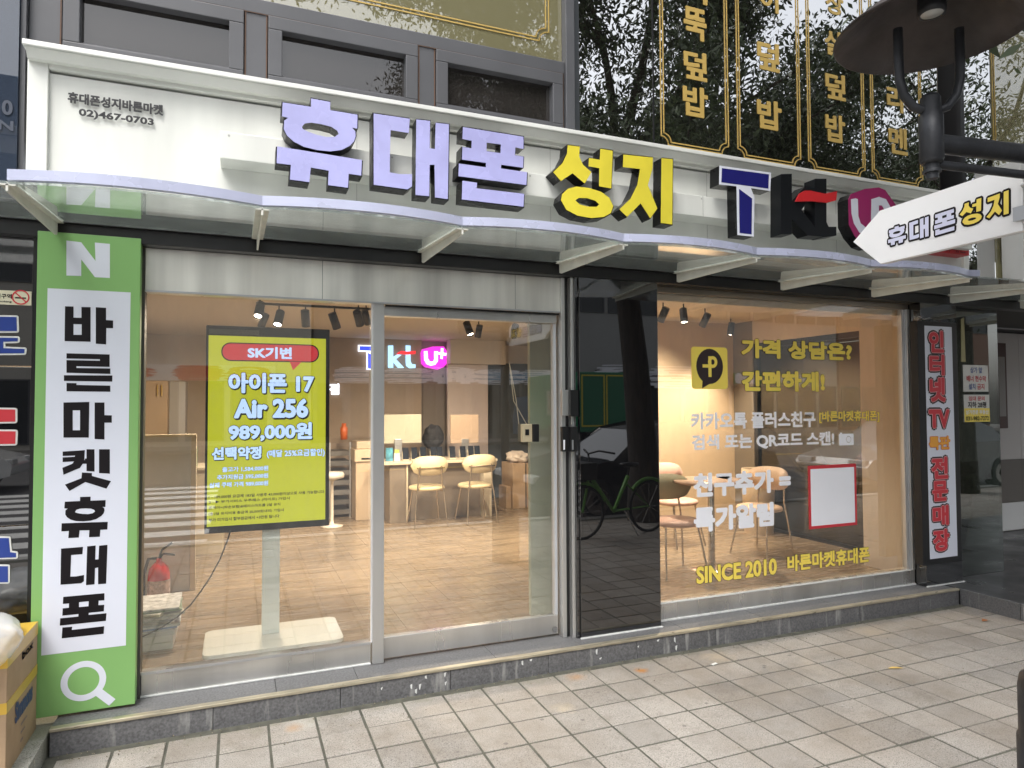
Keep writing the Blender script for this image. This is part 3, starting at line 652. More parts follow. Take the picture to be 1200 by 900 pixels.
# ================================================================== RIGHT VERTICAL SIGN BOX
YV = 3.80
v = thing('vertical_sign_box', 'narrow white light box with red outlined vertical lettering on the right black pillar', 'sign', (5.3, YV, .28))
a, b = at(1075, 374, YV), at(1124, 661, YV)
bx('box_frame', black_pl, v, a.x+.0, at(1124, 500, YV).x, YV, 3.869, at(1100, 661, YV).z, at(1100, 377, YV).z, bevel=.004)
f0, f1 = at(1086, 500, YV).x, at(1118, 500, YV).x
bx('white_face', banner_white, v, f0, f1, YV-.002, YV-.0003, at(1100, 654, YV).z, at(1100, 382.5, YV).z)
def vv(ss, px0, px1, py0, py1, m_=red_v, o1=pink_v, o2=dark_v):
    Y0 = YV-.0065
    tt_ = txt('sign_character', ss, (at(px0, py0, Y0).x, at(px0, py1, Y0).z, at(px1, py0, Y0).x, at(px0, py0, Y0).z), Y0, m_, v, .034, o1, .028)
    if o2: txt('character_outline', ss, (at(px0, py0, Y0).x, at(px0, py1, Y0).z, at(px1, py0, Y0).x, at(px0, py0, Y0).z), Y0+.0028, o2, tt_ and v, .13)
for c_ in (('인', 1089, 1105, 388, 412), ('터', 1089.5, 1106, 416, 439), ('넷', 1090, 1107, 443, 470), ('TV', 1089, 1112, 481, 501), ('전', 1092, 1110, 537, 561), ('문', 1093, 1110, 565, 587), ('매', 1093.5, 1111, 594, 616), ('장', 1094, 1112, 622, 646)):
    vv(*c_)
vv('특판', 1089, 1113, 512, 527, orange_v, red_v, None)
MB().tube([at(1076, 371, 3.82), at(1082, 374, 3.82), at(1090, 373, 3.82)], .006, 6).build('cable_clip', mat('grey_cable', (.3,.3,.3), .5), v)

# ================================================================== UPSTAIRS
def window3(x0, x1, lab):
    t = thing('awning_window', lab, 'window', (x0, 4.0, 3.40), group='small grey framed windows above the sign board')
    z0, z1 = 3.36, 3.80; f = .075
    for b in ((x0, x1, z1-.075, z1), (x0, x1, z0, z0+.10)): bx('sash_rail', frame_grey, t, b[0], b[1], 3.975, 4.04, b[2], b[3], bevel=.004)
    for b in ((x0, x0+f), (x1-f, x1)): bx('sash_stile', frame_grey, t, b[0], b[1], 3.975, 4.04, z0+.1005, z1-.0755, bevel=.004)
    bx('inner_bead', frame_grey, t, x0+f, x1-f, 4.0, 4.03, z0+.101, z0+.115)
    bx('pane', glass('dim_pane', (.30,.28,.27), .9, film=(.05,.045,.042), filmfac=.5, wave=.03) if 'dim_pane' not in MATS else MATS['dim_pane'], t, x0+f, x1-f, 4.03, 4.032, z0+.10, z1-.075)
window3(-.835, .018, 'leftmost small grey window above the sign board, with pale blind behind')
window3(.145, 1.003, 'middle small grey window above the first lavender letter')
window3(1.118, 1.985, 'right small grey window above the lavender letters reflecting the tree')
uf = thing('upper_window_frame', 'dark grey metal mullions and transom holding the upstairs windows', 'window frame', (.6, 4.0, 3.35))
bx('transom', frame_grey, uf, -.98, 1.998, 3.985, 4.08, 3.803, 3.885, bevel=.004)
for x0, x1 in ((-.98, -.839), (.022, .141), (1.007, 1.114)): bx('mullion', frame_grey, uf, x0, x1, 3.99, 4.08, 3.33, 3.802, bevel=.003)
for x in (-.845, .026, .137, 1.011, 1.110, 1.99): bx('sealant_line', seal, uf, x-.0035, x+.0035, 3.987, 4.03, 3.33, 3.802)
bx('sealant_line', seal, uf, -.85, 1.99, 3.983, 3.9845, 3.800, 3.804)
bx('corner_post', frame_grey, uf, 2.0, 2.065, 3.96, 4.08, 3.33, 6.0, bevel=.004)
bx('corner_post', mat('corner_post_dark', (.04,.045,.05), .3), uf, 2.066, 2.112, 3.985, 4.08, 3.33, 6.0, bevel=.003)
bx('soil_strip', frame_grey, uf, -.98, 5.9, 4.05, 4.3, 3.2, 3.36)
ow = thing('upper_window', 'large olive tinted upstairs window with gold double border, above the grey windows', 'window', (.5, 4.0, 3.89))
bx('pane', pane_olive, ow, -.98, 1.998, 4.02, 4.024, 3.886, 6.0)
dw = thing('upper_window', 'dark glass strip upstairs beside the grey post, reflecting a tree', 'window', (2.4, 4.0, 3.36))
bx('pane', pane_up, dw, 2.114, 2.70, 4.0, 4.004, 3.36, 6.0)
bx('joint', frame_black, dw, 2.7005, 2.712, 3.998, 4.01, 3.36, 6.0)
gw = thing('upper_window', 'wide dark upstairs glass with gold framed vertical Korean menu words', 'window', (4.0, 4.0, 3.36))
bx('pane', pane_up, gw, 2.713, 5.62, 4.0, 4.004, 3.36, 6.0)
YG = 3.996
def goldframe(parent, xl, xr, z0, left=True, right=True, zt=6.0, rr=.06):
    for off in (0, .022):
        P = []; a, b = xl+off, xr-off; z = z0+off; r = rr
        if left: P += [(a, zt), (a, z+r)] + [(a+r*math.sin(R(t_)), z+r*math.cos(R(t_))) for t_ in ()] + [(a+r*(1-math.cos(R(t_))), z+r-r*math.sin(R(t_))) if False else (a+r*math.sin(R(t_)), z+r*math.cos(R(t_))) for t_ in range(0, 91, 15)]
        else: P += [(a, z)]
        if right: P += [(b-r*math.cos(R(t_)), z+r*math.sin(R(t_))) for t_ in range(0, 91, 15)] + [(b, zt)]
        m_ = MB(); hw = .0035
        for (x0, y0), (x1, y1) in zip(P[:-1], P[1:]):
            d_ = Vector((x1-x0, y1-y0)); 
            if d_.length < 1e-6: continue
            d_.normalize(); nn = Vector((-d_.y, d_.x))*hw; e = d_*hw*.6
            m_.prism([(x0-nn.x-e.x, y0-nn.y-e.y), (x1-nn.x+e.x, y1-nn.y+e.y), (x1+nn.x+e.x, y1+nn.y+e.y), (x0+nn.x-e.x, y0+nn.y-e.y)], YG, YG+.002)
        m_.build('gold_line', gold, parent)
zg = at(815, 175, YG).z
for (p0, p1) in ((774.5, 853), (864, 937), (946.5, 1012), (1020.5, 1079)):
    goldframe(gw, at(p0, 100, YG).x, at(p1, 100, YG).x, zg)
goldframe(gw, at(1164, 130, YG).x, 8.5, zg, right=False) if False else None
YO2 = 4.014; YG = YO2
goldframe(ow, -.9, at(643, 20, YG).x, at(560, 32, YG).z, left=False, rr=.07)
YG = 3.996
for ch, x0, x1, y0, y1 in (('뚝', 802, 827.5, 10, 46), ('이', 891, 912, -14, 13), ('장', 968, 988, -8, 16.5), ('살', 967, 988, 37, 64.5), ('덮', 802, 828, 61, 93), ('밥', 801, 829, 102, 136), ('덮', 888, 913, 50, 82),
                           ('밥', 888, 915.5, 118, 151), ('덮', 968, 990.5, 87, 116), ('밥', 968, 990, 135, 166), ('라', 1040, 1062, 102, 131), ('멘', 1042, 1063, 150, 180), ('뼈', 802, 828, -42, 2)):
    xm = (x0+x1)/2; Y0 = YG
    txt('gold_character', ch, (at(x0, (y0+y1)/2, Y0).x, at(xm, y1, Y0).z, at(x1, (y0+y1)/2, Y0).x, at(xm, y0, Y0).z), Y0, gold, gw, .02)
# dim rooms behind the upstairs glass
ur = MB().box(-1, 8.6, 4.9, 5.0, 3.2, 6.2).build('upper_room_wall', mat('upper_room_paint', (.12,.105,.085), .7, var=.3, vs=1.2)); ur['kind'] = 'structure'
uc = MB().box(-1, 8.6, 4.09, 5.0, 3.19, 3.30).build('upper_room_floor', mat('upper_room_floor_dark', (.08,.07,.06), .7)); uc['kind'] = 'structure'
bl = thing('window_blind', 'pale roller blind behind the small windows and olive upstairs window', 'blind', (.5, 4.3, 3.4))
bx('blind_cloth', mat('blind_cloth', (.30,.285,.255), .8, var=.12, vs=1.5, stretch=(2,1,.4)), bl, -.95, .30, 4.28, 4.29, 3.36, 6.0)
bx('blind_cloth', mat('blind_cloth_olive', (.36,.33,.20), .8, var=.12, vs=1.5), bl, -.95, 1.95, 4.12, 4.125, 3.90, 6.0)
# bottle and cups on the upstairs window shelf
sh = thing('window_shelf', 'shelf behind the dark upstairs glass near the second gold word column', 'shelf', (3.9, 4.3, 3.9))
bx('shelf_board', mat('grey_shelf', (.3,.3,.28), .6), sh, at(862, 105, 4.4).x, at(950, 115, 4.4).x, 4.3, 4.5, at(900, 112, 4.4).z, at(900, 107, 4.4).z)
bt = thing('water_bottle', 'pale plastic bottle standing on the upstairs window shelf', 'bottle', (at(880, 90, 4.4).x, 4.4, at(900, 107, 4.4).z))
MB().lathe([(0,0),(.05,0),(.052,.10),(.045,.13),(.05,.16),(.025,.19),(.022,.21),(0,.21)], (0,0,0), 16).build('bottle_body', mat('bottle_pale', (.45,.45,.42), .3), bt, local=True)
# upstairs neighbours
nl = thing('neighbour_window', 'blue grey glass of the neighbouring building at the far upper left corner', 'window', (-1.6, 3.95, 2.6))
bx('pane', pane_blue, nl, -3.2, -1.005, 3.93, 3.936, 2.62, 6.0)
bx('backing', mat('blue_grey_backing', (.10,.125,.17), .6, var=.3, vs=2), nl, -3.2, -1.005, 4.2, 4.25, 2.62, 6.0)
bx('edge_post', frame_grey, nl, -1.004, -.982, 3.95, 4.08, 2.62, 6.0)
faint = mat('faint_letter', (.045,.055,.08), .6)
txt('faint_letter', '0', (at(2, 128, 3.92).x, at(8, 134, 3.92).z, at(14, 128, 3.92).x, at(8, 117, 3.92).z), 3.925, faint, nl, .02)
txt('faint_letter', 'N', (at(-2, 150, 3.92).x, at(8, 152, 3.92).z, at(15, 150, 3.92).x, at(8, 141, 3.92).z), 3.925, faint, nl, .02)
nr = thing('neighbour_window', 'pale green panel and dark glass upstairs behind the street lamp arm', 'window', (7.0, 4.0, 2.7))
bx('pane', pane_up, nr, 5.82, at(1160, 100, 4.0).x, 4.0, 4.004, 2.62, 6.0)
bx('mullion', frame_black, nr, 5.77, 5.815, 3.9, 4.1, 2.62, 6.0)
bx('pale_pane', pane_olive, nr, at(1161, 100, 4.0).x, 9.5, 4.0, 4.004, 2.62, 6.0)
bx('backing', mat('pale_green_backing', (.33,.36,.28), .7), nr, at(1161, 100, 4.0).x, 9.5, 4.2, 4.22, 3.30, 6.0)
x_ = at(1164, 120, 3.99).x
for o_ in (0, .03): MB().tube([(x_+o_, 3.995, 6), (x_+o_, 3.995, zg+.45), (x_+o_+.06, 3.995, zg+.39), (9, 3.995, zg+.39)], .004, 5).build('gold_line', gold, nr)
bx('sign_box', mat('lower_white_box', (.7,.7,.68), .5), nr, at(1182, 195, 3.9).x, 8.5, 3.8, 3.98, 2.62, at(1190, 193, 3.9).z)

# ================================================================== LEFT NEIGHBOUR WALL
lw_ = thing('neighbour_wall', 'glossy black panelled wall with big blue and red letters at the left edge', 'wall', (-2, 3.93, .07))
for z0, z1 in ((.07, 1.035), (1.04, 1.80), (1.805, 2.43)): bx('wall_panel', black_stone, lw_, -3.2, -.925, 3.93, 4.1, z0, z1, bevel=.002)
bx('wall_edge', frame_black, lw_, -.923, -.90, 3.90, 4.1, .125, 2.43)
Yn = 3.925
def outl(pts, m_in, nm, grow=.012):
    P = [Vector((at(x, y, Yn).x, at(x, y, Yn).z)) for x, y in pts]; m_ = MB()
    for i in range(12):
        a_ = i*math.pi/6; m_.prism([(p.x+grow*math.cos(a_), p.y+grow*math.sin(a_)) for p in P], Yn-.001-i*.00004, Yn+.004)
    o = m_.build(nm, mat('white_letter_edge', (.72,.72,.70), .4), lw_)
    MB().prism([(p.x, p.y) for p in P], Yn-.003, Yn-.0016).build('letter_face', m_in, o)
outl([(-40,371),(20,372),(20,389),(-2,389),(-2,397),(21,397),(21,411),(30,411),(29,414.5),(-40,416)], blue_v, 'wall_letter') if False else None
outl([(-30,371),(19.5,371.5),(20,388),(-30,388)], blue_v, 'wall_letter', .008)
outl([(-30,395.5),(21,396),(21,400),(4,400.5),(4,408),(29,409),(28.5,414),(-30,414.5)], blue_v, 'wall_letter', .008)
outl([(-30,479),(18,480),(18,494),(-30,495)], red_v, 'wall_letter', .008)
outl([(-30,505),(18.5,505.5),(18,520),(-30,521)], red_v, 'wall_letter', .008)
outl([(-30,630),(10.5,630.5),(12,647),(19,648),(19,653),(-30,654.5)], blue_v, 'wall_letter', .007)
outl([(-30,663),(9.5,663.5),(9.5,682),(-30,683)], blue_v, 'wall_letter', .007)
n1 = bx('notice_sticker', mat('cream_sticker', (.70,.66,.50), .5), lw_, -1.6, at(37, 348, Yn).x, Yn-.003, Yn+.004, at(20, 357.5, Yn).z, at(20, 341, Yn).z)
c = at(24.5, 348.5, Yn); MB().prism(ell(c.x, c.z, .036, .036), Yn-.0045, Yn-.0035, [ell(c.x, c.z, .030, .030)]).prism([(c.x-.026,c.z+.022),(c.x-.022,c.z+.026),(c.x+.026,c.z-.022),(c.x+.022,c.z-.026)], Yn-.005, Yn-.0035).build('no_smoking_ring', red_v, n1)
MB().box(c.x-.022, c.x+.022, Yn-.0044, Yn-.0035, c.z-.006, c.z).build('cigarette_mark', ink, n1)
txt('sticker_text', '금연구역', (at(-12, 348, Yn).x, at(8, 350, Yn).z, at(14, 348, Yn).x, at(8, 344.5, Yn).z), Yn-.004, ink, n1, .02)
txt('sticker_text', 'no smoking', (at(-12, 348, Yn).x, at(8, 355, Yn).z, at(14, 348, Yn).x, at(8, 352.5, Yn).z), Yn-.004, ink, n1, .02)

# ================================================================== BOX WITH BAG
XB = -.865
_rt = lambda px: ray(px, 800).x/ray(px, 800).y
zbx = .098
pB = atz(44, 868, zbx) if False else None
t = thing('cardboard_box', 'open cardboard box with yellow tape and blue print on the ledge by the green banner', 'box', (XB-.22, 3.45, .071))
yf0, yf1 = XB/_rt(8), min(3.84, XB/_rt(44)); zt_ = at(44, 729, yf1).z
mb = MB(); 
for (x0, x1, y0, y1) in ((XB-.42, XB, yf0, yf0+.006), (XB-.42, XB, yf1-.006, yf1), (XB-.42, XB-.414, yf0+.006, yf1-.006), (XB-.006, XB, yf0+.006, yf1-.006)): mb.box(x0, x1, y0, y1, .071, zt_)
mb.box(XB-.41, XB-.01, yf0+.01, yf1-.01, .072, .08); mb.build('box_walls', cardboard, t, bevel=.002)
for z0, z1 in ((zt_-.055, zt_+.003), (zt_-.24, zt_-.195)):
    MB().box(XB-.425, XB+.0015, yf0-.0015, yf1+.0015, z0, z1).build('tape_band', tape_y, t)
prt = mat('blue_box_print', (.04,.06,.16), .6)
def onx(yy, zz, dd=.0025): return lambda x, y, z: (XB+dd+(y)*0, x, z)
txt('box_print', 'Simmons', (yf0+.12, .26, yf1-.08, .34), 0, prt, t, .05, fn=lambda x, y, z: (XB+.0022+abs(y)*.2, x, z+.02*(x-yf0)))
for i in range(4): txt('box_print', 'original product since', (yf0+.20, .215-i*.035, yf1-.16-.03*i, .232-i*.035), 0, prt, t, 0, fn=lambda x, y, z: (XB+.0022, x, z))
txt('box_print', 'box', (yf1-.25, .50, yf1-.08, .535), 0, prt, t, .02, fn=lambda x, y, z: (XB+.0022, x, z))
def blob(name, c, r, m_, seed, parent=None, sub=4, amp=.18, fr=6):
    import bmesh
    b = bmesh.new(); bmesh.ops.create_icosphere(b, subdivisions=sub, radius=1)
    from mathutils import noise as N
    for v_ in b.verts:
        q = v_.co.copy(); k = 1 + amp*N.noise(q*fr*.35+Vector((seed, 0, 0))) + amp*.35*abs(N.noise(q*fr+Vector((0, seed, 0)))) + amp*.2*N.noise(q*fr*2.2)
        v_.co = Vector((q.x*r[0]*k, q.y*r[1]*k, q.z*r[2]*k))
    me = bpy.data.meshes.new(name); b.to_mesh(me); b.free(); me.materials.append(m_)
    for p in me.polygons: p.use_smooth = True
    o = link_obj(name, me, parent); o.location = Vector(c) - (base_of(parent) if parent else Vector()); return o
plast = bpy.data.materials.new('thin_white_plastic'); plast.use_nodes = True
_p = plast.node_tree.nodes['Principled BSDF']; _p.inputs['Base Color'].default_value = (.93,.96,1,1); _p.inputs['Roughness'].default_value = .18; _p.inputs['Alpha'].default_value = .6
bg_ = thing('plastic_bag', 'translucent white plastic bag of rolled packaging on top of the cardboard box', 'bag', (XB-.2, 3.45, zt_))
blob('bag_film', (XB-.19, 3.47, zt_+.02), (.20, .34, .125), plast, 3, bg_, 5, .07, 7)
for i, (y, a_) in enumerate(((3.3, .2), (3.42, -.3), (3.55, .5), (3.62, .1))):
    MB().tube([(XB-.30, y, zt_-.0), (XB-.10, y+a_*.2, zt_+.05)], .035, 12).build('foam_roll', paper, bg_)

# ================================================================== RIGHT NEIGHBOUR ENTRANCE
ng = thing('entrance_glass', 'dark glass panel with paper notices right of the vertical sign box', 'window', (6.1, 4.0, .12))
bx('pane', pane_side, ng, 5.62, 6.31, 3.99, 4.0, .122, 2.43)
bx('edge_strip', alu, ng, 5.603, 5.6195, 3.98, 4.0, .122, 2.43)
bx('bottom_shoe', frame_black, ng, 5.62, 6.31, 3.985, 4.02, .119, .1215)
YN = 3.984
def note(tl, br, lines, bands=()):
    a_ = tb(tl, br, YN); o = bx('paper_notice', mat('notice_paper', (.68,.67,.63), .6), ng, a_[0], a_[2], YN, YN+.003, a_[1], a_[3])
    for (s_, x0, x1, y0, y1, m_) in lines:
        W, H = a_[2]-a_[0], a_[3]-a_[1]
        txt('notice_text', s_, (a_[0]+W*x0, a_[3]-H*y1, a_[0]+W*x1, a_[3]-H*y0), YN-.0025, m_, o, .015)
    for (y0, y1, m_) in bands: bx('notice_band', m_, o, a_[0], a_[2], YN-.001, YN-.0002, a_[3]-(a_[3]-a_[1])*y1, a_[3]-(a_[3]-a_[1])*y0)
blu_t = mat('print_blue', (.08,.12,.30), .6); red_t = mat('print_red', (.5,.06,.07), .6)
note((1128.5, 427.5), (1158.5, 459), [('상가 앞', .27, .75, .08, .30, blu_t), ('배너 현수막', .12, .9, .40, .62, red_t), ('설치', .2, .46, .70, .92, blu_t), ('금지', .54, .82, .70, .92, red_t)])
note((1129.5, 462.5), (1160, 494), [('임대 문의', .18, .8, .06, .22, red_t), ('지하 28평', .14, .86, .26, .48, ink), ('상가전문 부동산', .05, .95, .56, .72, white_v), ('031-982-7272', .05, .95, .80, .95, ink)], [(.5, 1.0, yellow_v)])
MB().prism([(at(1125.5, 380, YN).x, at(1128, 424, YN).z), (at(1130.5, 380, YN).x, at(1128, 424, YN).z), (at(1130, 380, YN).x, at(1128, 372, YN).z), (at(1126.5, 380, YN).x, at(1128, 374, YN).z)], YN, YN+.003).build('tape_strip', mat('masking_tape', (.42,.38,.2), .6), ng)
lb = thing('menu_stand', 'grey leaning menu board with round dish pictures behind the dark glass', 'board', (6.5, 4.6, .12))
p = [at(1150, 536, 4.55), at(1171, 536, 4.55), at(1171, 637, 4.55), at(1133, 640, 4.55)]
MB().prism([(q.x, q.z) for q in p], 4.55, 4.57).build('board_panel', mat('board_grey', (.45,.45,.46), .5, var=.1), lb)
for (x, y) in ((1160, 556), (1163, 580), (1162, 600)):
    q = at(x, y, 4.54); MB().prism(ell(q.x, q.z, .05, .06, 20), 4.545, 4.549, [ell(q.x, q.z, .042, .052, 20)]).prism(ell(q.x, q.z-.01, .02, .02, 12), 4.544, 4.549).build('dish_picture', mat('dish_ink', (.16,.10,.09), .6), lb)
ew = MB().box(6.9, 12, 5.2, 5.3, .12, 2.43).build('entrance_wall', mat('entrance_wall_grey', (.45,.43,.42), .6, var=.05)); ew['kind'] = 'structure'
for i in range(9): bx('wall_panel', mat('wall_panel_grey', (.58,.55,.53), .55, rnd=.06), ew, 6.9+i*.42+.003, 7.32+i*.42-.003, 5.188, 5.199, .95, 2.42)
for i in range(9): bx('wainscot_panel', mat('wainscot_dark', (.13,.115,.10), .5), ew, 6.9+i*.42+.003, 7.32+i*.42-.003, 5.188, 5.199, .45, .945)
for i in range(9): bx('skirting_panel', mat('wainscot_pale', (.68,.68,.67), .55), ew, 6.9+i*.42+.003, 7.32+i*.42-.003, 5.186, 5.199, .13, .445)
ec = MB().box(5.8, 12, 4.0, 5.3, 2.44, 2.5).build('entrance_ceiling', mat('entrance_ceiling_dark', (.06,.06,.06), .7)); ec['kind'] = 'structure'
sb = thing('shop_name_board', 'small white board with Korean letters and a round face icon at the right edge', 'sign', (7.2, 4.9, 2.0))
YE = 4.9; a = (at(1167, 368, YE).x, at(1170, 385, YE).z, at(1218, 368, YE).x, at(1170, 356, YE).z)
bx('board_panel', mat('name_board_white', (.42,.41,.43), .5), sb, a[0], a[2], YE, YE+.03, a[1], a[3], bevel=.003)
txt('board_text', '이용동', (at(1168, 372, YE).x, at(1170, 376, YE).z, at(1184, 372, YE).x, at(1170, 367.5, YE).z), YE-.002, ink, sb, .02)
q = at(1194, 372.5, YE); MB().prism(ell(q.x, q.z, .045, .058, 24), YE-.003, YE-.0005, [ell(q.x, q.z+.006, .037, .042, 24)]).prism([(q.x-.024, q.z-.022), (q.x+.024, q.z-.022), (q.x+.018, q.z-.052), (q.x-.018, q.z-.052)], YE-.004, YE-.0032).prism(ell(q.x, q.z+.018, .007, .007, 8), YE-.004, YE-.0005).build('face_icon', ink, sb)
ps = thing('poster_board', 'dark menu poster hanging on the entrance wall under the white name board', 'poster', (7.4, 5.17, 1.2))
bx('poster_sheet', mat('poster_dark', (.07,.03,.025), .5), ps, at(1168, 400, 5.17).x, at(1178, 400, 5.17).x, 5.165, 5.185, at(1170, 502, 5.17).z, at(1170, 402, 5.17).z)
bx('poster_text_block', mat('poster_pale', (.30,.28,.26), .6), ps, at(1168.5, 400, 5.17).x, at(1176, 400, 5.17).x, 5.162, 5.1645, at(1170, 488, 5.17).z, at(1170, 418, 5.17).z)

# ================================================================== STREET LAMP, ARROW SIGN
LD = 2.2
lc = atf(1092, 150, LD)
sl = thing('street_lamp', 'black iron street lamp with a wide conical shade and bent yoke arms at upper right', 'street lamp', (0, 0, 0))
pole = atf(1235, 300, 2.32); PX, PY = pole.x, pole.y
sl.location = (PX, PY, 0)
rimz = atf(1088, 52, LD).z + .05
shc = atf(1093, 52, LD)
R_ = .288
MB().lathe([(.055, .155), (.07, .15), (.13, .12), (R_*.66, .075), (R_, .0), (R_+.004, -.006), (R_-.004, -.010), (R_*.66, .06), (.13, .105), (.07, .13), (.0, .135)], (shc.x, shc.y, rimz), 48).build('lamp_shade', rusty, sl)
MB().lathe([(0, .30), (.03, .29), (.05, .25), (.05, .16), (.055, .152)], (shc.x, shc.y, rimz), 24).build('shade_cap', blk_met, sl)
MB().lathe([(0, .05), (.032, .05), (.034, .055), (.036, .08), (.036, .16)], (shc.x, shc.y, rimz), 24).build('lamp_glass', mat('lamp_lens', (.42,.43,.42), .2), sl)
MB().lathe([(.033, .049), (.040, .049), (.042, .07), (.042, .16)], (shc.x, shc.y, rimz), 24).build('lens_ring', blk_met, sl)
col_t, col_b = atf(1092, 112, LD), atf(1092, 192, LD)
cl = MB().lathe([(0, .0), (.030, .0), (.034, .01), (.034, .012), (.036, .014), (.036, .155), (.030, .165), (.030, .215), (.024, .225), (0, .225)], (col_b.x, col_b.y, col_b.z), 24); cl.build('yoke_collar', blk_met, sl)
MB().tube([(col_b.x, col_b.y, col_b.z-.05), (col_b.x, col_b.y, col_b.z)], [.018, .022], 12).tube([(col_b.x, col_b.y, col_b.z-.03), (col_b.x, col_b.y, col_b.z-.02)], .027, 12).build('collar_finial', blk_met, sl)
for sg in (-1, 1):
    ax = Vector((math.cos(yaw), -math.sin(yaw), 0))*sg; b0 = Vector((col_b.x, col_b.y, col_b.z+.175))
    P = [b0+ax*.02, b0+ax*.055+Vector((0,0,.012)), b0+ax*.085+Vector((0,0,.05)), b0+ax*.098+Vector((0,0,.10)), b0+ax*.10+Vector((0,0,.17)), b0+ax*.10+Vector((0,0,.27))]
    MB().tube(P, .0145, 12).build('yoke_arm', blk_met, sl)
ptop = atf(1100, 163, LD); dirp = Vector((PX, PY, 0)) - Vector((col_b.x, col_b.y, 0))
MB().tube([(col_b.x, col_b.y, col_b.z+.068), (PX, PY, col_b.z+.068)], .031, 16).build('upper_arm', blk_met, sl)
MB().tube([(col_b.x, col_b.y, col_b.z-.0), (PX, PY, col_b.z-.005)], .014, 12).build('lower_arm', blk_met, sl)
MB().lathe([(.045, .62), (.045, 3.2), (.05, 3.22), (0, 3.3)], (PX, PY, 0), 24).build('pole', blk_met, sl)
MB().lathe([(.142, 0), (.142, .46), (.136, .465), (.136, .63), (.130, .665), (.10, .69), (.046, .70)], (PX, PY, 0), 32).build('pole_base', blk_met, sl)
# arrow sign projecting from the same pole
n0, n1_ = atf(1198.7, 250, 2.42), None
sgd = Vector((math.sin(R(8.4)), math.cos(R(8.4)), 0))
def hitplane(px, py):
    nrm = Vector((sgd.y, -sgd.x, 0)); d_ = ray(px, py); tt_ = (n0-O0).dot(nrm)/d_.dot(nrm); return O0+d_*tt_
def sg2(px, py): q = hitplane(px, py)-n0; return (q.dot(sgd), q.z)
ar = thing('arrow_sign', 'white arrow shaped sign with lavender and yellow Korean letters pointing at the shop', 'sign', tuple(n0))
def afn(off=0): return lambda u, y, z: (n0.x+sgd.x*u+sgd.y*(-1)*(-y)*-1*0 + (-sgd.y)*y, n0.y+sgd.y*u+sgd.x*y, n0.z+z)
out = [sg2(x, y) for x, y in ((1000, 283.5), (1032, 309), (1198.7, 270), (1198.7, 210), (1160, 204), (1031, 247))]
MB().prism(out, 0, -.03, fn=afn()).build('sign_panel', mat('arrow_white', (.90,.91,.93), .4, var=.02), ar)
MB().prism([(p_[0]*1.0, p_[1]) for p_ in out], -.0305, -.034, fn=afn()).build('back_panel', alu, ar)
box_px = {'hyu': ((1040, 264), (1061, 287.5)), 'dae': ((1065, 254.5), (1089, 281)), 'pon': ((1094, 244), (1120, 272.5)), 'seong': ((1124, 233), (1151, 263)), 'ji': ((1156, 222), (1184, 252))}
box_px = {'hyu': ((1041, 265), (1062, 286)), 'dae': ((1066, 257), (1089, 280)), 'pon': ((1095, 248), (1120, 273)), 'seong': ((1125, 236), (1151, 263)), 'ji': ((1156, 227), (1183, 254))}
aw = mat('arrow_lavender', (.66,.68,.86), .4)
for nm, ((x0, y0), (x1, y1)) in box_px.items():
    xm = (x0+x1)/2
    b_ = (sg2(x1, (y0+y1)/2)[0], sg2(xm, y1)[1], sg2(x0, (y0+y1)/2)[0], sg2(xm, y0)[1])
    # u runs away from the viewer, letters read from far to near
    g0 = gbox(nm)
    def mk(y0_, grow):
        mb_ = MB(); offs = [(0, 0)] if not grow else [(math.cos(a_*math.pi/5)*grow, math.sin(a_*math.pi/5)*grow) for a_ in range(10)]
        tf = lambda p_: (b_[2]+(p_[0]-g0[0])/(g0[2]-g0[0])*(b_[0]-b_[2]), b_[1]+(p_[1]-g0[1])/(g0[3]-g0[1])*(b_[3]-b_[1]))
        for i, (ox, oz) in enumerate(offs):
            for P, H in GL[nm]: mb_.prism([(x+ox, z+oz) for x, z in map(tf, P)], y0_+i*.00005, y0_+i*.00005, [[(x+ox, z+oz) for x, z in map(tf, h)] for h in H], afn())
        return mb_
    lt = mk(.001, .0085).build('letter_outline', ink, ar)
    mk(.002, 0).build('letter_fill', aw if nm in ('hyu','dae','pon') else yellow_v, lt)
hz_ = n0.z
MB().cbox((0, 0, 0), (.03, .05, .05)).build('clamp', alu, ar, local=True)
MB().tube([tuple(n0+Vector((0, 0, .10))), (PX, PY, n0.z+.10)], .008, 8).build('mounting_rod', alu, ar)
MB().tube([tuple(n0+Vector((0, 0, -.03))), (PX, PY, n0.z-.03)], .008, 8).build('mounting_rod', alu, ar)

# ================================================================== INTERIOR SHELL
ZF = .125; ZC = 2.62
def struct(name, m_, *b):
    o = MB().box(*b).build(name, m_); o['kind'] = 'structure'; return o
fl = struct('interior_floor', mat('floor_joint', (.15,.11,.075), .7), -1.2, 5.86, 4.31, 11.0, .05, ZF-.006)
fm = mat('wood_look_tile', (.27,.205,.14), .25, var=.28, vs=1.5, stretch=(1.2, 7, 1), rv=.08, rnd=.05, spec=.45)
tw, td = .2275, .34
cells = [(i, jx) for jx in range(20) for i in range(31)]; cnt = 0; rest = MB()
t0 = MB().box(-tw/2+.0009, tw/2-.0009, -td/2+.0009, td/2-.0009, -.01, 0).build('floor_tile', fm, fl, local=True); pm = t0.data; bpy.data.objects.remove(t0)
for i, jy in cells:
    x = -1.22+tw*(i+.5); y = 4.31+td*(jy+.5); dz = random.gauss(0, .0004)
    if x > 5.9 or y > 10.95: continue
    if cnt < 290: o = link_obj('floor_tile', pm, fl); o.location = (x, y, ZF+dz); cnt += 1
    else: rest.box(x-tw/2+.0015, x+tw/2-.0015, y-td/2+.0015, y+td/2-.0015, ZF-.01, ZF+dz)
o = rest.build('floor_tiles_beyond', fm, fl); o['kind'] = 'stuff'
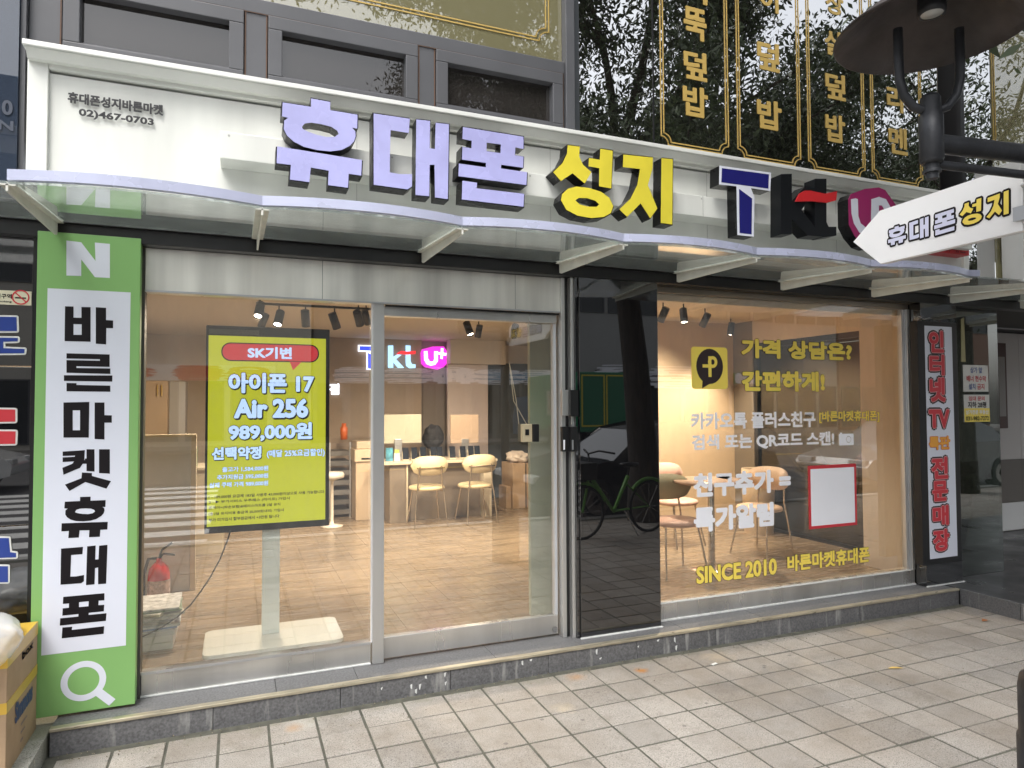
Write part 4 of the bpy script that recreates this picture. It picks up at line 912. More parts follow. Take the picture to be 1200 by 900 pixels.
struct('window_sill_inside', mat('sill_dark', (.10,.085,.07), .5), -1.2, 5.5, 4.04, 4.309, .121, ZF-.001)
struct('interior_ceiling', ceil_m, -1.2, 9.2, 4.06, 11.0, ZC, ZC+.1)
struct('lintel_inside', ceil_m, -1.2, 5.6, 4.06, 4.15, 2.43, ZC-.001)
struct('back_wall', wall_warm, -1.2, 5.9, 10.6, 10.7, ZF, ZC)
struct('left_side_wall', wall_warm, -1.3, -1.2, 4.06, 10.7, ZF, ZC)
struct('inner_right_wall', wall_warm, 3.0, 3.08, 99, 99.1, 0, .1) if False else None
struct('beam_inside', mat('soffit_paint', (.50,.42,.34), .6), 3.0, 3.9, 9.9, 10.1, 2.25, ZC-.001)
pc = thing('inner_column', 'pale green white column just inside the door on its right side', 'column', (2.3, 4.55, ZF))
bx('column_face', pale_green, pc, 1.925, 2.70, 4.42, 4.46, ZF, ZC-.001, bevel=.003)
pc2 = thing('inner_column', 'broad beige column inside the wide window at its right end', 'column', (5.5, 4.6, ZF))
bx('column_face', wall_warm, pc2, 5.33, 5.785, 4.06, 4.60, ZF, ZC-.001, bevel=.003)
# wall and darker taupe corner strip behind round table
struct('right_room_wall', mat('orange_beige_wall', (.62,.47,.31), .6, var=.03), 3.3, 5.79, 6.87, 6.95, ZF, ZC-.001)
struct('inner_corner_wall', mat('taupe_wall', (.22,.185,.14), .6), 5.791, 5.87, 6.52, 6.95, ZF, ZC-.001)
# side opening with dark frame and stairs beyond
sf = thing('side_glazing', 'dark framed glass side wall with a staircase behind it, right of the round table', 'window', (5.85, 5.9, ZF))
bx('head_rail', frame_black, sf, 5.80, 5.86, 4.73, 6.51, 2.28, 2.34)
bx('head_wall', wall_warm, sf, 5.79, 5.87, 4.61, 6.519, 2.3405, ZC-.001)
for y in (4.73, 6.465): bx('frame_post', frame_black, sf, 5.80, 5.86, y, y+.045, ZF, 2.28)
bx('sill_rail', frame_black, sf, 5.80, 5.86, 4.776, 6.46, ZF-.01, .16)
bx('pane', pane_hall, sf, 5.83, 5.834, 4.776, 6.46, .161, 2.279)
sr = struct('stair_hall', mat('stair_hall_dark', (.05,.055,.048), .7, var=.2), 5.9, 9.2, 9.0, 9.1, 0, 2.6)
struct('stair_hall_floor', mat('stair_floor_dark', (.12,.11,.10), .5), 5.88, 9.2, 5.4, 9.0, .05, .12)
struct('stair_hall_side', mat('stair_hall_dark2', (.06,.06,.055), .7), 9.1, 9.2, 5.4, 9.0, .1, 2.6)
sc_ = thing('staircase', 'dark staircase with a sloping olive stringer behind the side glass', 'staircase', (7, 7.0, .12))
gst = mat('stringer_olive', (.09,.10,.075), .5)
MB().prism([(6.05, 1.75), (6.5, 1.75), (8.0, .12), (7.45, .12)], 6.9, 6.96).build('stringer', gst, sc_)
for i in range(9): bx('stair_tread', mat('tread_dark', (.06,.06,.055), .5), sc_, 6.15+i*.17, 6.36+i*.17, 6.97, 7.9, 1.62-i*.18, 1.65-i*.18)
# hall shelf items; pale colour stands in for their soft glow
hs_ = thing('hall_shelf', 'dark wall shelf with small pale frames in the stair hall', 'shelf', (7.5, 6.5, 1.4))
bx('shelf_board', gst, hs_, 6.6, 8.6, 8.7, 8.95, 1.52, 1.56)
for i in range(6): bx('small_frame', mat('pale_frame', (.40,.40,.36), .5, rnd=.4), hs_, 6.7+i*.3, 6.88+i*.3, 8.85, 8.87, 1.565, 1.565+random.uniform(.12, .28))

# ---- desk with phones
dk = thing('service_desk', 'long cream topped counter with taupe front seen through the sliding door', 'desk', (2.5, 8.8, ZF))
zd = at(470, 541, 8.55).z
bx('desk_top', cream, dk, 1.70, 3.22, 8.48, 9.15, zd-.035, zd, bevel=.006)
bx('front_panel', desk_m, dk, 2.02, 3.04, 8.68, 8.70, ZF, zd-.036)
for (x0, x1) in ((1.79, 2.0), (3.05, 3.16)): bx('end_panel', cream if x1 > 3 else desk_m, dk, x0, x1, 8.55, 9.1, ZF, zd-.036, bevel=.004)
bx('panel_edge', cream, dk, 2.0005, 2.019, 8.53, 9.1, ZF, zd-.036)
ph = mat('phone_glass', (.015,.02,.03), .08)
for i, X in enumerate((692, 753, 815, 888, 930, 1021, 1095, 1152, 1195)):
    p = at(360+X/6, 534, 8.75)
    t = thing('smartphone', ['first', 'second', 'third', 'fourth', 'fifth', 'sixth', 'seventh', 'eighth', 'ninth'][i]+' black phone from the left in the row on the counter', 'phone', (p.x, 8.75, zd), group='phones displayed on the counter')
    MB().cbox((0, 0, .075+.012), (.078, .008, .155), rx=R(-12)).build('phone_body', ph, t, bevel=.003, local=True)
    MB().cbox((.0, .03, .055), (.08, .012, .11), rx=R(-12)).cbox((0, .02, .006), (.085, .08, .012)).build('stand', cream, t, local=True)
t = thing('product_box', 'colourful blue green phone box at the left end of the counter', 'box', (at(456, 534, 8.7).x, 8.7, zd))
MB().box(-.045, .045, -.02, .02, 0, .17).build('carton', mat('colour_print', (.08,.28,.38), .4, var=.8, vs=14), t, local=True)
t = thing('product_box', 'small white and yellow phone box next to the colourful one on the counter', 'box', (at(465, 534, 8.7).x, 8.7, zd))
MB().box(-.035, .035, -.02, .02, 0, .10).build('carton', paper, t, local=True); MB().box(-.03, .03, -.012, .012, .1005, .145).build('carton_top', mat('print_lime', (.45,.5,.12), .5), t, local=True)
def monitor(px0, px1, y0, y1, lab, m_):
    Y0 = 9.0; a_, b_ = at(px0, y0, Y0), at(px1, y1, Y0)
    t = thing('desktop_monitor', lab, 'monitor', ((a_.x+b_.x)/2, Y0, zd), group='desktop monitors on the counter')
    bx('monitor_back', m_, t, a_.x, b_.x, Y0, Y0+.03, b_.z, a_.z, bevel=.008)
    bx('monitor_stand', alu, t, (a_.x+b_.x)/2-.05, (a_.x+b_.x)/2+.05, Y0-.03, Y0-.001, zd, b_.z+.06, bevel=.004)
    bx('monitor_foot', alu, t, (a_.x+b_.x)/2-.10, (a_.x+b_.x)/2+.10, Y0-.08, Y0+.1, zd+.0005, zd+.012, bevel=.003)
monitor(438, 494, 486, 519, 'back of the cream monitor on the left half of the counter', mat('monitor_cream', (.50,.47,.36), .35))
monitor(528, 561, 486, 519, 'back of the peach monitor on the right half of the counter', mat('monitor_peach', (.50,.37,.27), .35))
bgk = blob('backpack', at(508, 512, 9.4), (.15, .12, .17), mat('dark_furry', (.03,.03,.035), .8, var=.5, vs=25, bump=.5, bs=60), 9)
tag(bgk, 'dark furry bag behind the counter between the two monitors', 'bag')
# ---- cafe chairs
def chair(name, label, loc, rz, seatm, legm, group, scale=1):
    t = thing(name, label, 'chair', loc, rz, group); t.scale = (scale,)*3
    MB().lathe([(0, .43), (.19, .43), (.215, .437), (.222, .455), (.212, .472), (.18, .482), (0, .482)], (0, 0, 0), 28).build('seat', seatm, t, local=True)
    m_ = MB(); n = 14; V = []; h0, h1 = .63, .84
    prof = []
    for i in range(n+1):
        u = i/n*2-1; e = (1-abs(u)**3.2)**.5 if abs(u) < 1 else 0; x = u*.235; y = .20-.05*u*u
        prof.append((x, y, (h0+h1)/2-e*.115, (h0+h1)/2+e*.115))
    V = [(x, y, a_) for x, y, a_, b_ in prof]+[(x, y, b_) for x, y, a_, b_ in prof]+[(x*.97, y+.028, a_) for x, y, a_, b_ in prof]+[(x*.97, y+.028, b_) for x, y, a_, b_ in prof]
    k_ = n+1; F = []
    for i in range(n): F += [(i, i+1, k_+i+1, k_+i), (2*k_+i, 3*k_+i, 3*k_+i+1, 2*k_+i+1), (k_+i, k_+i+1, 3*k_+i+1, 3*k_+i), (i, 2*k_+i, 2*k_+i+1, i+1)]
    m_.add(V, F, True); m_.build('backrest', seatm, t, local=True)
    for sx in (-1, 1):
        MB().tube([(sx*.15, -.10, .44), (sx*.20, -.20, .0)], .0095, 8).build('leg', legm, t, local=True)
        MB().tube([(sx*.13, .235, .73), (sx*.15, .20, .5), (sx*.17, .22, .35), (sx*.20, .26, 0)], .0095, 8).build('leg', legm, t, local=True)
    MB().tube([(-.15, .205, .705), (-.17, .238, .71), (.17, .238, .71), (.15, .205, .705)], .008, 8).build('back_rail', legm, t, local=True)
    MB().tube([(-.15, -.10, .425), (-.15, .20, .425)], .008, 6).tube([(.15, -.10, .425), (.15, .20, .425)], .008, 6).build('seat_rail', legm, t, local=True)
    return t
seat_c = mat('cream_upholstery', (.66,.54,.33), .55, var=.04, vs=10)
brass = mat('pale_brass', (.60,.52,.42), .25, metal=.9)
cs = 1.02
c1 = chair('cafe_chair', 'cream padded chair on thin metal legs at the left of the counter', ((2.0+2.4)/2, 8.30, ZF), R(180)+R(-2), seat_c, brass, 'cream chairs at the counter', cs)
c2 = copy_tree(c1); c2.location.x = (2.665+3.017)/2; c2.rotation_euler.z = R(182); c2['label'] = 'cream padded chair on thin metal legs at the right of the counter'
# ---- round table and chairs in the right room
tbm = mat('table_top_pink', (.52,.36,.27), .4)
t = thing('round_table', 'small round table on a steel pole behind the vinyl lettering of the wide window', 'table', (3.98, 5.05, ZF))
ztb = at(838, 562, 5.05).z-ZF
MB().lathe([(0, ztb-.028), (.32, ztb-.028), (.335, ztb-.014), (.33, ztb), (0, ztb)], (0, 0, 0), 40).build('table_top', tbm, t, local=True)
MB().lathe([(.032, .01), (.032, ztb-.029)], (0, 0, 0), 20).build('pole', chrome, t, local=True)
MB().lathe([(0, .022), (.05, .02), (.20, .008), (.21, 0)], (0, 0, 0), 32).build('base_plate', chrome, t, local=True)
pk = mat('pink_upholstery', (.62,.40,.33), .5); gy = mat('sage_upholstery', (.42,.40,.28), .5); bgc = mat('beige_upholstery', (.60,.43,.30), .5)
grp = 'chairs round the small table'
ca = chair('cafe_chair', 'pink chair left of the round table behind the wide window', (4.33, 6.05, ZF), R(8), pk, brass, grp)
cb = chair('cafe_chair', 'sage and pink chair nearest the window left of the round table', (3.58, 5.02, ZF), R(-8), gy, brass, grp)
for _c in cb.children:
    if _c.name.startswith('seat') and 'rail' not in _c.name: _c.data.materials[0] = pk
cc = chair('cafe_chair', 'beige chair right of the round table beside the cylinder stand', (4.80, 5.35, ZF), R(-75), bgc, brass, grp)
cy = thing('cylinder_stand', 'tall beige cylinder bin standing behind the round table', 'bin', (5.60, 6.25, ZF))
hc = at(908, 548, 6.25).z-ZF
MB().lathe([(.16, 0), (.175, hc*.5), (.185, hc), (.17, hc), (.168, hc-.02), (.165, hc*.5), (0, hc*.45)], (0, 0, 0), 32).build('bin_body', mat('bin_beige', (.55,.43,.30), .5), cy, local=True)
# ---- tv display
YT = 4.63
def X(px, py=500): return at(px, py, YT).x
tv = thing('display_stand', 'upright screen with yellow phone price advert on a white pole and base', 'display', (.22, 4.66, ZF))
MB().prism(rrect(-.18, 4.39, .635, 4.88, .05), ZF, ZF+.022, fn=lambda a_, y, z: (a_, z, y)).build('base_plate', mat('glossy_white', (.75,.76,.72), .12), tv, bevel=.004)
zs0, zs1 = at(313, 621, YT).z, at(313, 383.5, YT).z
bx('pole', mat('pole_white', (.78,.82,.80), .35), tv, .155, .262, 4.66, 4.70, ZF+.0225, zs0+.15, bevel=.003)
bx('screen_housing', black_pl, tv, X(240.5), X(386), YT, YT+.055, zs0, zs1, bevel=.004)
sx0, sx1, sz0, sz1 = X(243.5), X(381.5), at(313, 613, YT).z, at(313, 395, YT).z
YS1 = YT-.002
scr = bx('screen_face', emis('screen_yellow', (.41,.43,.02), .58), tv, sx0, sx1, YS1, YT-.0005, sz0, sz1)
scr_lb = emis('screen_light_blue', (.38,.52,.80), .8); scr_bk = mat('screen_black', (.01,.01,.02), .4); scr_rd = emis('screen_red', (.45,.03,.04), .6)
def sv(s_, x0, y0, x1, y1, bold=.035, ol=.03, m_=scr_lb, oc=scr_bk):
    Y0 = YS1-.004; xm = (x0+x1)/2
    return txt('screen_text', s_, (X(x0), at(xm, y1, Y0).z, X(x1), at(xm, y0, Y0).z), Y0, m_, scr, bold, oc if ol else None, ol, shadow=oc if ol > .02 and y1-y0 > 12 else None)
MB().prism(rrect(X(258.5), at(315, 424, YT).z, X(373.5), at(315, 402.5, YT).z, .055), YS1-.0008, YS1-.0002).build('bubble_edge', scr_bk, scr)
MB().prism(rrect(X(260), at(315, 422.7, YT).z, X(372), at(315, 403.8, YT).z, .048), YS1-.0016, YS1-.001).prism([(X(339), at(343, 424, YT).z), (X(353), at(343, 424, YT).z), (X(343), at(343, 434, YT).z)], YS1-.0014, YS1-.001).build('speech_bubble', scr_rd, scr)
sv('SK기변', 290, 407, 341, 420, .035, 0)
sv('아이폰 17', 268, 438, 367, 460, .038, .028)
sv('Air 256', 275, 468, 360, 489, .038, .028)
sv('989,000원', 268.5, 496, 365, 516, .038, .028)
sv('선택약정', 249, 524, 306, 538, .038, .035)
sv('(매달 25%요금할인)', 313, 526.5, 380.5, 536, .025, .03)
sv('출고가 1,584,000원', 261, 546.5, 314.5, 552.5, .02, .03)
sv('추가지원금 595,000원', 255, 555.5, 314.5, 561.5, .02, .03)
sv('실제 구매 가격 989,000원', 246, 564.5, 314.5, 570.5, .02, .03)
for i, s_ in enumerate(('1 - 109,000원 요금제 183일 사용후 43,000원이상으로 사용 가능합니다', '2 - ▶ 부가서비스 우주패스 (라이프) 가입시', '폰케어+(파손보험)&메리스마트콜 2달 유지', '(총2달 유지비용 총금액 20,000원내외) 가입시', '부가 미가입시 할부원금에서 +3만원 됩니다')):
    sv(s_, 245.5, 577.5+i*6.9, (380, 340, 329, 333, 328)[i], 581.5+i*6.9, .01, 0, scr_bk)
bx('top_reflection', mat('top_reflection_grey', (.12,.12,.10), .4), scr, X(244), X(303), YS1, YS1+.0005, at(270, 392, YT).z, at(270, 386, YT).z)  # grey strip painted in for a reflection along the top of the housing
# cable
cbp = [(270,622),(267,632),(258,655),(246,677),(236,692),(224,708),(208,723),(190,735),(176,742),(163,748)]
cab = MB().tube([at(x, y, 4.60-.0*i) for i, (x, y) in enumerate(cbp)], .0045, 8).build('power_cable', black_pl); tag(cab, 'thin black cable hanging from the display to the floor at left', 'cable')
# ---- extinguisher, papers, partition
ex = thing('fire_extinguisher', 'red fire extinguisher with white label standing behind the paper stack', 'fire extinguisher', (-.545, 5.85, ZF))
re_ = .078; zt1 = at(188, 663, 5.85).z-ZF; zx = at(188, 702, 5.85).z-ZF
MB().lathe([(0, 0), (re_, 0), (re_, zt1-.06), (re_*.85, zt1-.015), (re_*.5, zt1+.02), (.02, zt1+.035), (.02, zt1+.06), (0, zt1+.06)], (0, 0, 0), 28).build('cylinder', mat('extinguisher_red', (.55,.012,.015), .15, coat=.5), ex, local=True)
MB().lathe([(re_+.001, zt1-.23), (re_+.001, zt1-.10)], (0, 0, 0), 28).build('label_wrap', mat('extinguisher_label', (.55,.40,.36), .5, var=.5, vs=40), ex, local=True)
MB().tube([(0, 0, zt1+.05), (.03, 0, zt1+.09), (.11, 0, zt1+.075)], .009, 8).tube([(0, 0, zt1+.06), (.02, 0, zt1+.12), (.09, 0, zt1+.17)], .008, 8).build('handle', black_pl, ex, local=True)
MB().tube([(-.01, 0, zt1+.06), (-.07, -.01, zt1+.06), (-.10, -.02, zt1-.05), (-.10, -.02, zt1-.25), (-.09, -.02, .05)], .012, 8).build('hose', black_pl, ex, local=True)
bxw = thing('white_carton', 'flat white carton under the pile of papers left of the display', 'box', (-.5, 4.85, ZF))
bx('carton_body', paper, bxw, -.75, -.355, 4.68, 5.12, ZF, ZF+.085, bevel=.003); bx('carton_lid', mat('paper_grey', (.55,.57,.57), .6), bxw, -.75, -.345, 4.67, 5.13, ZF+.0855, ZF+.112, bevel=.003)
cols = [(.6,.6,.58), (.10,.18,.35), (.55,.50,.42), (.62,.63,.63), (.20,.28,.18), (.5,.34,.26), (.66,.66,.66), (.58,.56,.5)]
z = ZF+.113; rnd2 = random.Random(3)
for i in range(10):
    h = rnd2.uniform(.006, .015); t = thing('leaflet_bundle', ['lowest', 'second', 'third', 'fourth', 'fifth', 'sixth', 'seventh', 'eighth', 'ninth', 'topmost'][i]+' bundle of leaflets in the pile on the white carton', 'papers', (-.50+rnd2.uniform(-.03, .03), 4.9+rnd2.uniform(-.03, .05), z), rnd2.uniform(-.3, .3), 'leaflets piled on the carton')
    c_ = rnd2.choice(cols)
    MB().box(-.15, .15, -.19, .19, 0, h).build('leaflets', mat('leaflet_%d' % cols.index(c_), c_, .5, var=.5, vs=22), t, local=True); z += h+.001
pt_ = thing('low_partition', 'grey low partition panel with beige edge behind the fire extinguisher', 'partition', (-.7, 6.12, ZF))
zpt = at(205, 509, 6.1).z
bx('panel', mat('partition_grey', (.58,.57,.55), .5, var=.06), pt_, -1.19, -.345, 6.1, 6.13, ZF, zpt-.02, bevel=.003)
bx('edge_post', cream, pt_, -.344, -.305, 6.09, 6.14, ZF, zpt-.02, bevel=.003)
bx('top_rail', cream, pt_, -1.19, -.305, 6.09, 6.14, zpt-.0195, zpt, bevel=.003)
# ---- cabinet and shelf at the left rear
cbn = thing('tall_cabinet', 'tall beige cabinet with two gold bar handles at the left rear', 'cabinet', (-.6, 9.4, ZF))
zc1 = at(185, 446, 9.4).z
bx('cabinet_body', mat('cabinet_beige', (.46,.34,.22), .5, var=.05), cbn, at(160, 500, 9.4).x, at(196, 500, 9.4).x, 9.4, 10.0, ZF, zc1, bevel=.004)
for px in (184.5, 189.5):
    x_ = at(px, 458, 9.37).x; MB().tube([(x_, 9.375, at(px, 464, 9.37).z), (x_, 9.375, at(px, 451, 9.37).z)], .008, 6).build('handle', gold, cbn)
lk = thing('locker', 'narrow grey white locker next to the tall cabinet', 'cabinet', (0, 9.7, ZF))
bx('locker_body', mat('locker_grey', (.40,.38,.35), .5), lk, at(198, 500, 9.6).x, at(217, 500, 9.6).x, 9.6, 10.0, ZF, zc1, bevel=.004)
ct = thing('side_counter', 'beige side counter carrying small product boxes left of the screen', 'counter', (0, 7.5, ZF))
zc_ = at(225, 548, 7.5).z
bx('counter_body', cream, ct, at(206, 600, 7.5).x, at(262, 600, 7.5).x, 7.5, 8.1, ZF, zc_-.03, bevel=.004)
bx('counter_top', cream, ct, at(204, 600, 7.5).x, at(264, 600, 7.5).x, 7.47, 8.12, zc_-.0295, zc_, bevel=.004)
for i, (px0, px1, h, col, lb_) in enumerate(((208, 218, .14, (.70,.66,.58), 'cream leaflet box at the left end of the side counter'), (221, 231, .20, (.22,.40,.22), 'green and orange phone carton on the side counter'), (210, 215, .20, (.05,.25,.45), 'small blue carton behind the cream box on the side counter'))):
    Y0 = 7.6 if i != 2 else 7.75; t = thing('product_carton', lb_, 'box', ((at(px0, 540, Y0).x+at(px1, 540, Y0).x)/2, Y0, zc_)); hw = (at(px1, 540, Y0).x-at(px0, 540, Y0).x)/2
    MB().box(-hw, hw, -.03, .03, 0, h).build('carton', mat('carton_%d' % i, col, .5, var=.5, vs=16), t, local=True)
# ---- beige copier and cabinet behind the door stile
cp = thing('office_printer', 'beige printer standing on its cabinet left of the counter', 'printer', (1.8, 9.1, ZF))
ya = 8.95; x0_, x1_ = at(415, 600, ya).x, at(447, 600, ya).x; zA, zB = at(430, 541, ya).z, at(430, 517, ya).z
bx('cabinet_body', mat('printer_cabinet', (.52,.40,.28), .5), cp, x0_+.02, x1_, ya, ya+.5, ZF, zA, bevel=.006)
bx('printer_body', mat('printer_cream', (.58,.47,.34), .45), cp, x0_, x1_, ya-.03, ya+.5, zA+.001, (zA+zB)/2+.03, bevel=.01)
bx('printer_lid', mat('printer_cream2', (.52,.42,.30), .45), cp, x0_+.03, x1_, ya, ya+.5, (zA+zB)/2+.031, zB, bevel=.012)
bx('paper_slot', black_pl, cp, at(423, 540, ya).x, at(436, 540, ya).x, ya-.034, ya-.0305, at(430, 538.5, ya-.03).z, at(430, 536.5, ya-.03).z)
sr_ = thing('storage_rack', 'dark rack of stacked trays behind the display screen', 'shelf', (1.1, 9.4, ZF))
for i in range(7): bx('tray', mat('tray_dark', (.16,.15,.14), .5, rnd=.3), sr_, at(386, 580, 9.3).x, at(410, 580, 9.3).x, 9.3, 9.8, ZF+.04+i*.13, ZF+.10+i*.13)
for x in (386, 410): bx('rack_post', alu, sr_, at(x, 580, 9.3).x-.01, at(x, 580, 9.3).x+.01, 9.27, 9.299, ZF, ZF+1.0)
stl = thing('bar_stool', 'white pedestal stool next to the dark rack', 'stool', (at(389, 598, 8.6).x, 8.6, ZF))
MB().lathe([(0, .0), (.13, 0), (.135, .02), (.03, .04), (.02, .08), (.02, .56), (.06, .58), (.14, .60), (.15, .64), (.13, .67), (0, .68)], (0, 0, 0), 24).build('stool_body', mat('stool_white', (.66,.60,.52), .3), stl, local=True)
t = thing('orange_cup', 'small orange tumbler on the dark rack', 'cup', (at(403, 535, 9.4).x, 9.4, ZF+1.03))
MB().lathe([(0, 0), (.045, 0), (.05, .16), (.03, .18), (.03, .22), (0, .22)], (0, 0, 0), 16).build('cup_body', mat('cup_orange', (.55,.12,.03), .4), t, local=True)
# ---- rear partitions
rp = thing('rear_partition', 'brown panelled partition behind the counter carrying the lit logo letters', 'partition', (1.5, 10.3, ZF))
bx('panel', mat('rear_brown', (.33,.25,.185), .55, var=.05), rp, at(360, 500, 10.2).x, at(494, 500, 10.2).x, 10.2, 10.28, ZF, ZC-.001)
rp2 = thing('rear_doorway', 'dark grey brown recess behind the counter between brown and pink partitions', 'recess', (3, 10.4, ZF))
bx('panel', wall_brown, rp2, at(494, 500, 10.35).x, at(525, 500, 10.35).x, 10.35, 10.40, ZF, ZC-.001)
rp3 = thing('pink_partition', 'pinkish white partition panel right of the dark recess', 'partition', (3.5, 10.1, ZF))
bx('panel', wall_pink, rp3, at(524.5, 500, 10.1).x, at(572, 500, 10.1).x, 10.1, 10.15, ZF, at(545, 423, 10.1).z, bevel=.004)
bx('top_trim', frame_grey, rp3, at(524.5, 500, 10.1).x, at(572, 500, 10.1).x, 10.09, 10.16, at(545, 422.5, 10.1).z, at(545, 420, 10.1).z)
rp4 = thing('dark_doorway', 'dark doorway at the right rear with a cardboard box in front', 'doorway', (4.2, 10.5, ZF))
bx('door_leaf', mat('door_dark', (.07,.075,.075), .35), rp4, at(572.5, 500, 10.3).x, at(640, 500, 10.3).x, 10.3, 10.36, ZF, at(600, 426, 10.3).z)
cb1 = thing('cardboard_box', 'tall cardboard box with a white bag on top at the right rear of the shop', 'box', (4.1, 9.1, ZF))
xq0, xq1 = at(601, 560, 9.05).x, at(632, 560, 9.05).x; zq = at(610, 543, 9.05).z
bx('box_body', cardboard, cb1, xq0, xq1, 9.05, 9.5, ZF, zq, bevel=.006); bx('box_seam', frame_black, cb1, at(616, 560, 9.04).x, at(617, 560, 9.04).x, 9.045, 9.0495, ZF, zq)
cb2 = thing('cardboard_box', 'small cardboard box on the floor beside the tall one', 'box', (3.9, 9.3, ZF)); bx('box_body', cardboard, cb2, at(593, 560, 9.1).x, xq0-.01, 9.1, 9.4, ZF, at(600, 570, 9.1).z, bevel=.005)
bgw = blob('paper_bag', (xq0+.16, 9.25, zq+.07), (.17, .16, .09), mat('crumpled_cream', (.62,.52,.42), .6), 5, None, 4, .35, 6); tag(bgw, 'crumpled cream bag lying on the tall cardboard box', 'bag')
# ---- lit logo letters on the rear wall
YR = 10.15
def Lp(pts): return [(lambda q: (q.x, q.z))(at(360+x/6, 330+y/6, YR)) for x, y in pts]
lg1 = thing('wall_logo', 'lit blue T logo on the rear partition, left of the lit k and t', 'logo', (at(430, 420, YR).x, YR, 2.0))
MB().prism(Lp([(360,445),(455,448),(455,495),(452,620),(420,618),(420,492),(360,490)]), YR, YR+.045).build('logo_edge', emis('logo_white', (.75,.8,.95), 1.2), lg1)
MB().prism(Lp([(368,454),(452,456),(452,486),(368,483)]), YR-.004, YR-.001).prism(Lp([(427,500),(452,515),(449,612),(427,612)]), YR-.004, YR-.001).build('logo_face', emis('logo_blue', (.03,.06,.75), 1.0), lg1)
lg2 = thing('wall_logo', 'lit pale blue k and t logo with red wave on the rear partition', 'logo', (at(470, 420, YR).x, YR, 2.0))
lb_ = emis('logo_lightblue', (.33,.60,.88), 1.1)
MB().prism(Lp([(572,450),(605,448),(605,530),(635,512),(665,515),(625,545),(682,606),(642,606),(605,560),(605,606),(572,604)]), YR, YR+.045).prism(Lp([(697,448),(727,450),(727,560),(737,580),(762,582),(762,606),(722,608),(700,592),(697,560)]), YR, YR+.045).build('logo_letters', lb_, lg2)
MB().prism(Lp([(625,514),(640,496),(665,488),(700,492),(762,487),(760,508),(700,514),(660,508)]), YR-.012, YR-.002).build('red_wave', emis('logo_red', (.75,.02,.03), 1.0), lg2)
lg3 = thing('wall_logo', 'lit magenta hexagon badge with white U and plus on the rear partition', 'logo', (at(508, 420, YR).x, YR, 2.0))
hexp = Lp([(802,500),(812,475),(885,456),(960,456),(990,500),(992,565),(960,600),(920,618),(830,600),(806,575)])
MB().prism(hexp, YR-.0, YR+.05).build('badge_face', emis('logo_magenta', (.68,.02,.55), 1.0), lg3)
MB().prism(Lp([(820,490),(845,488),(848,540),(862,562),(885,562),(892,545),(892,490),(918,490),(918,560),(900,585),(868,592),(838,580),(822,550)]), YR-.006, YR-.001).prism(Lp([(940,468),(958,470),(956,500),(980,503),(976,522),(955,518),(952,545),(935,542),(937,515),(915,510),(918,495),(938,497)]), YR-.006, YR-.001).build('badge_stroke', emis('logo_white', (.75,.8,.95), 1.2), lg3)
lg4 = thing('wall_logo', 'small lit white Korean letter beside the screen edge', 'logo', (at(392, 456, YR).x, YR, 1.8))
txt('logo_letter', '점', (at(386.5, 455, YR).x, at(391, 462, YR).z, at(397, 455, YR).x, at(391, 450, YR).z), YR, emis('logo_white', (.75,.8,.95), 1.2), lg4, .05)
# ---- track lights (the lamps that light the shop)
trk = thing('ceiling_track', 'thin black light track under the shop ceiling above the screen', 'light track', (1.2, 6.3, ZC))
YK = 6.3; zk = at(370, 359, YK).z
MB().box(at(300, 360, YK).x, at(440, 360, YK).x, YK-.012, YK+.012, zk-.01, zk+.01).build('track_rail', black_pl, trk)
for px in (305, 436): MB().tube([(at(px, 360, YK).x, YK, zk), (at(px, 360, YK).x, YK, ZC)], .006, 6).build('drop_rod', black_pl, trk)
lamp_em = emis('spot_lens', (1, .86, .68), 14)
def spot(x, y, z, aim, label, energy=60, size=1.9, tilt_vis=True):
    """black can head: body, lens, bracket; the lamp sits in its mouth"""
    o = Vector((x, y, z)); a_ = (Vector(aim)-o).normalized()
    t = thing('track_spotlight', label, 'spotlight', (x, y, z), group='black spotlights on the shop ceiling')
    q = a_.to_track_quat('-Z', 'Y').to_matrix().to_4x4()
    h = MB().lathe([(0, .075), (.036, .075), (.038, .07), (.038, -.075), (.033, -.075), (.033, -.062)], (0, 0, 0), 20); h.v = [tuple(q @ Vector(v_)) for v_ in h.v]; h.build('head', black_pl, t, local=True)
    l_ = MB().add([tuple(q @ Vector((math.cos(k*math.pi/8)*.033, math.sin(k*math.pi/8)*.033, -.064))) for k in range(16)], [tuple(range(16))]); l_.build('lens', lamp_em, t, local=True)
    MB().tube([(0, 0, .03), (0, .0, .10), (0, 0, .12)], .007, 6).build('bracket', black_pl, t, local=True)
    ld = bpy.data.lights.new('spot_lamp', 'SPOT'); ld.energy = energy; ld.spot_size = size; ld.spot_blend = .8; ld.shadow_soft_size = .03; ld.color = (1, .84, .65)
    lo = bpy.data.objects.new('spot_lamp', ld); C.objects.link(lo); lo.parent = t; lo.location = a_*.09; lo.rotation_euler = a_.to_track_quat('-Z', 'Y').to_euler()
SE = 92
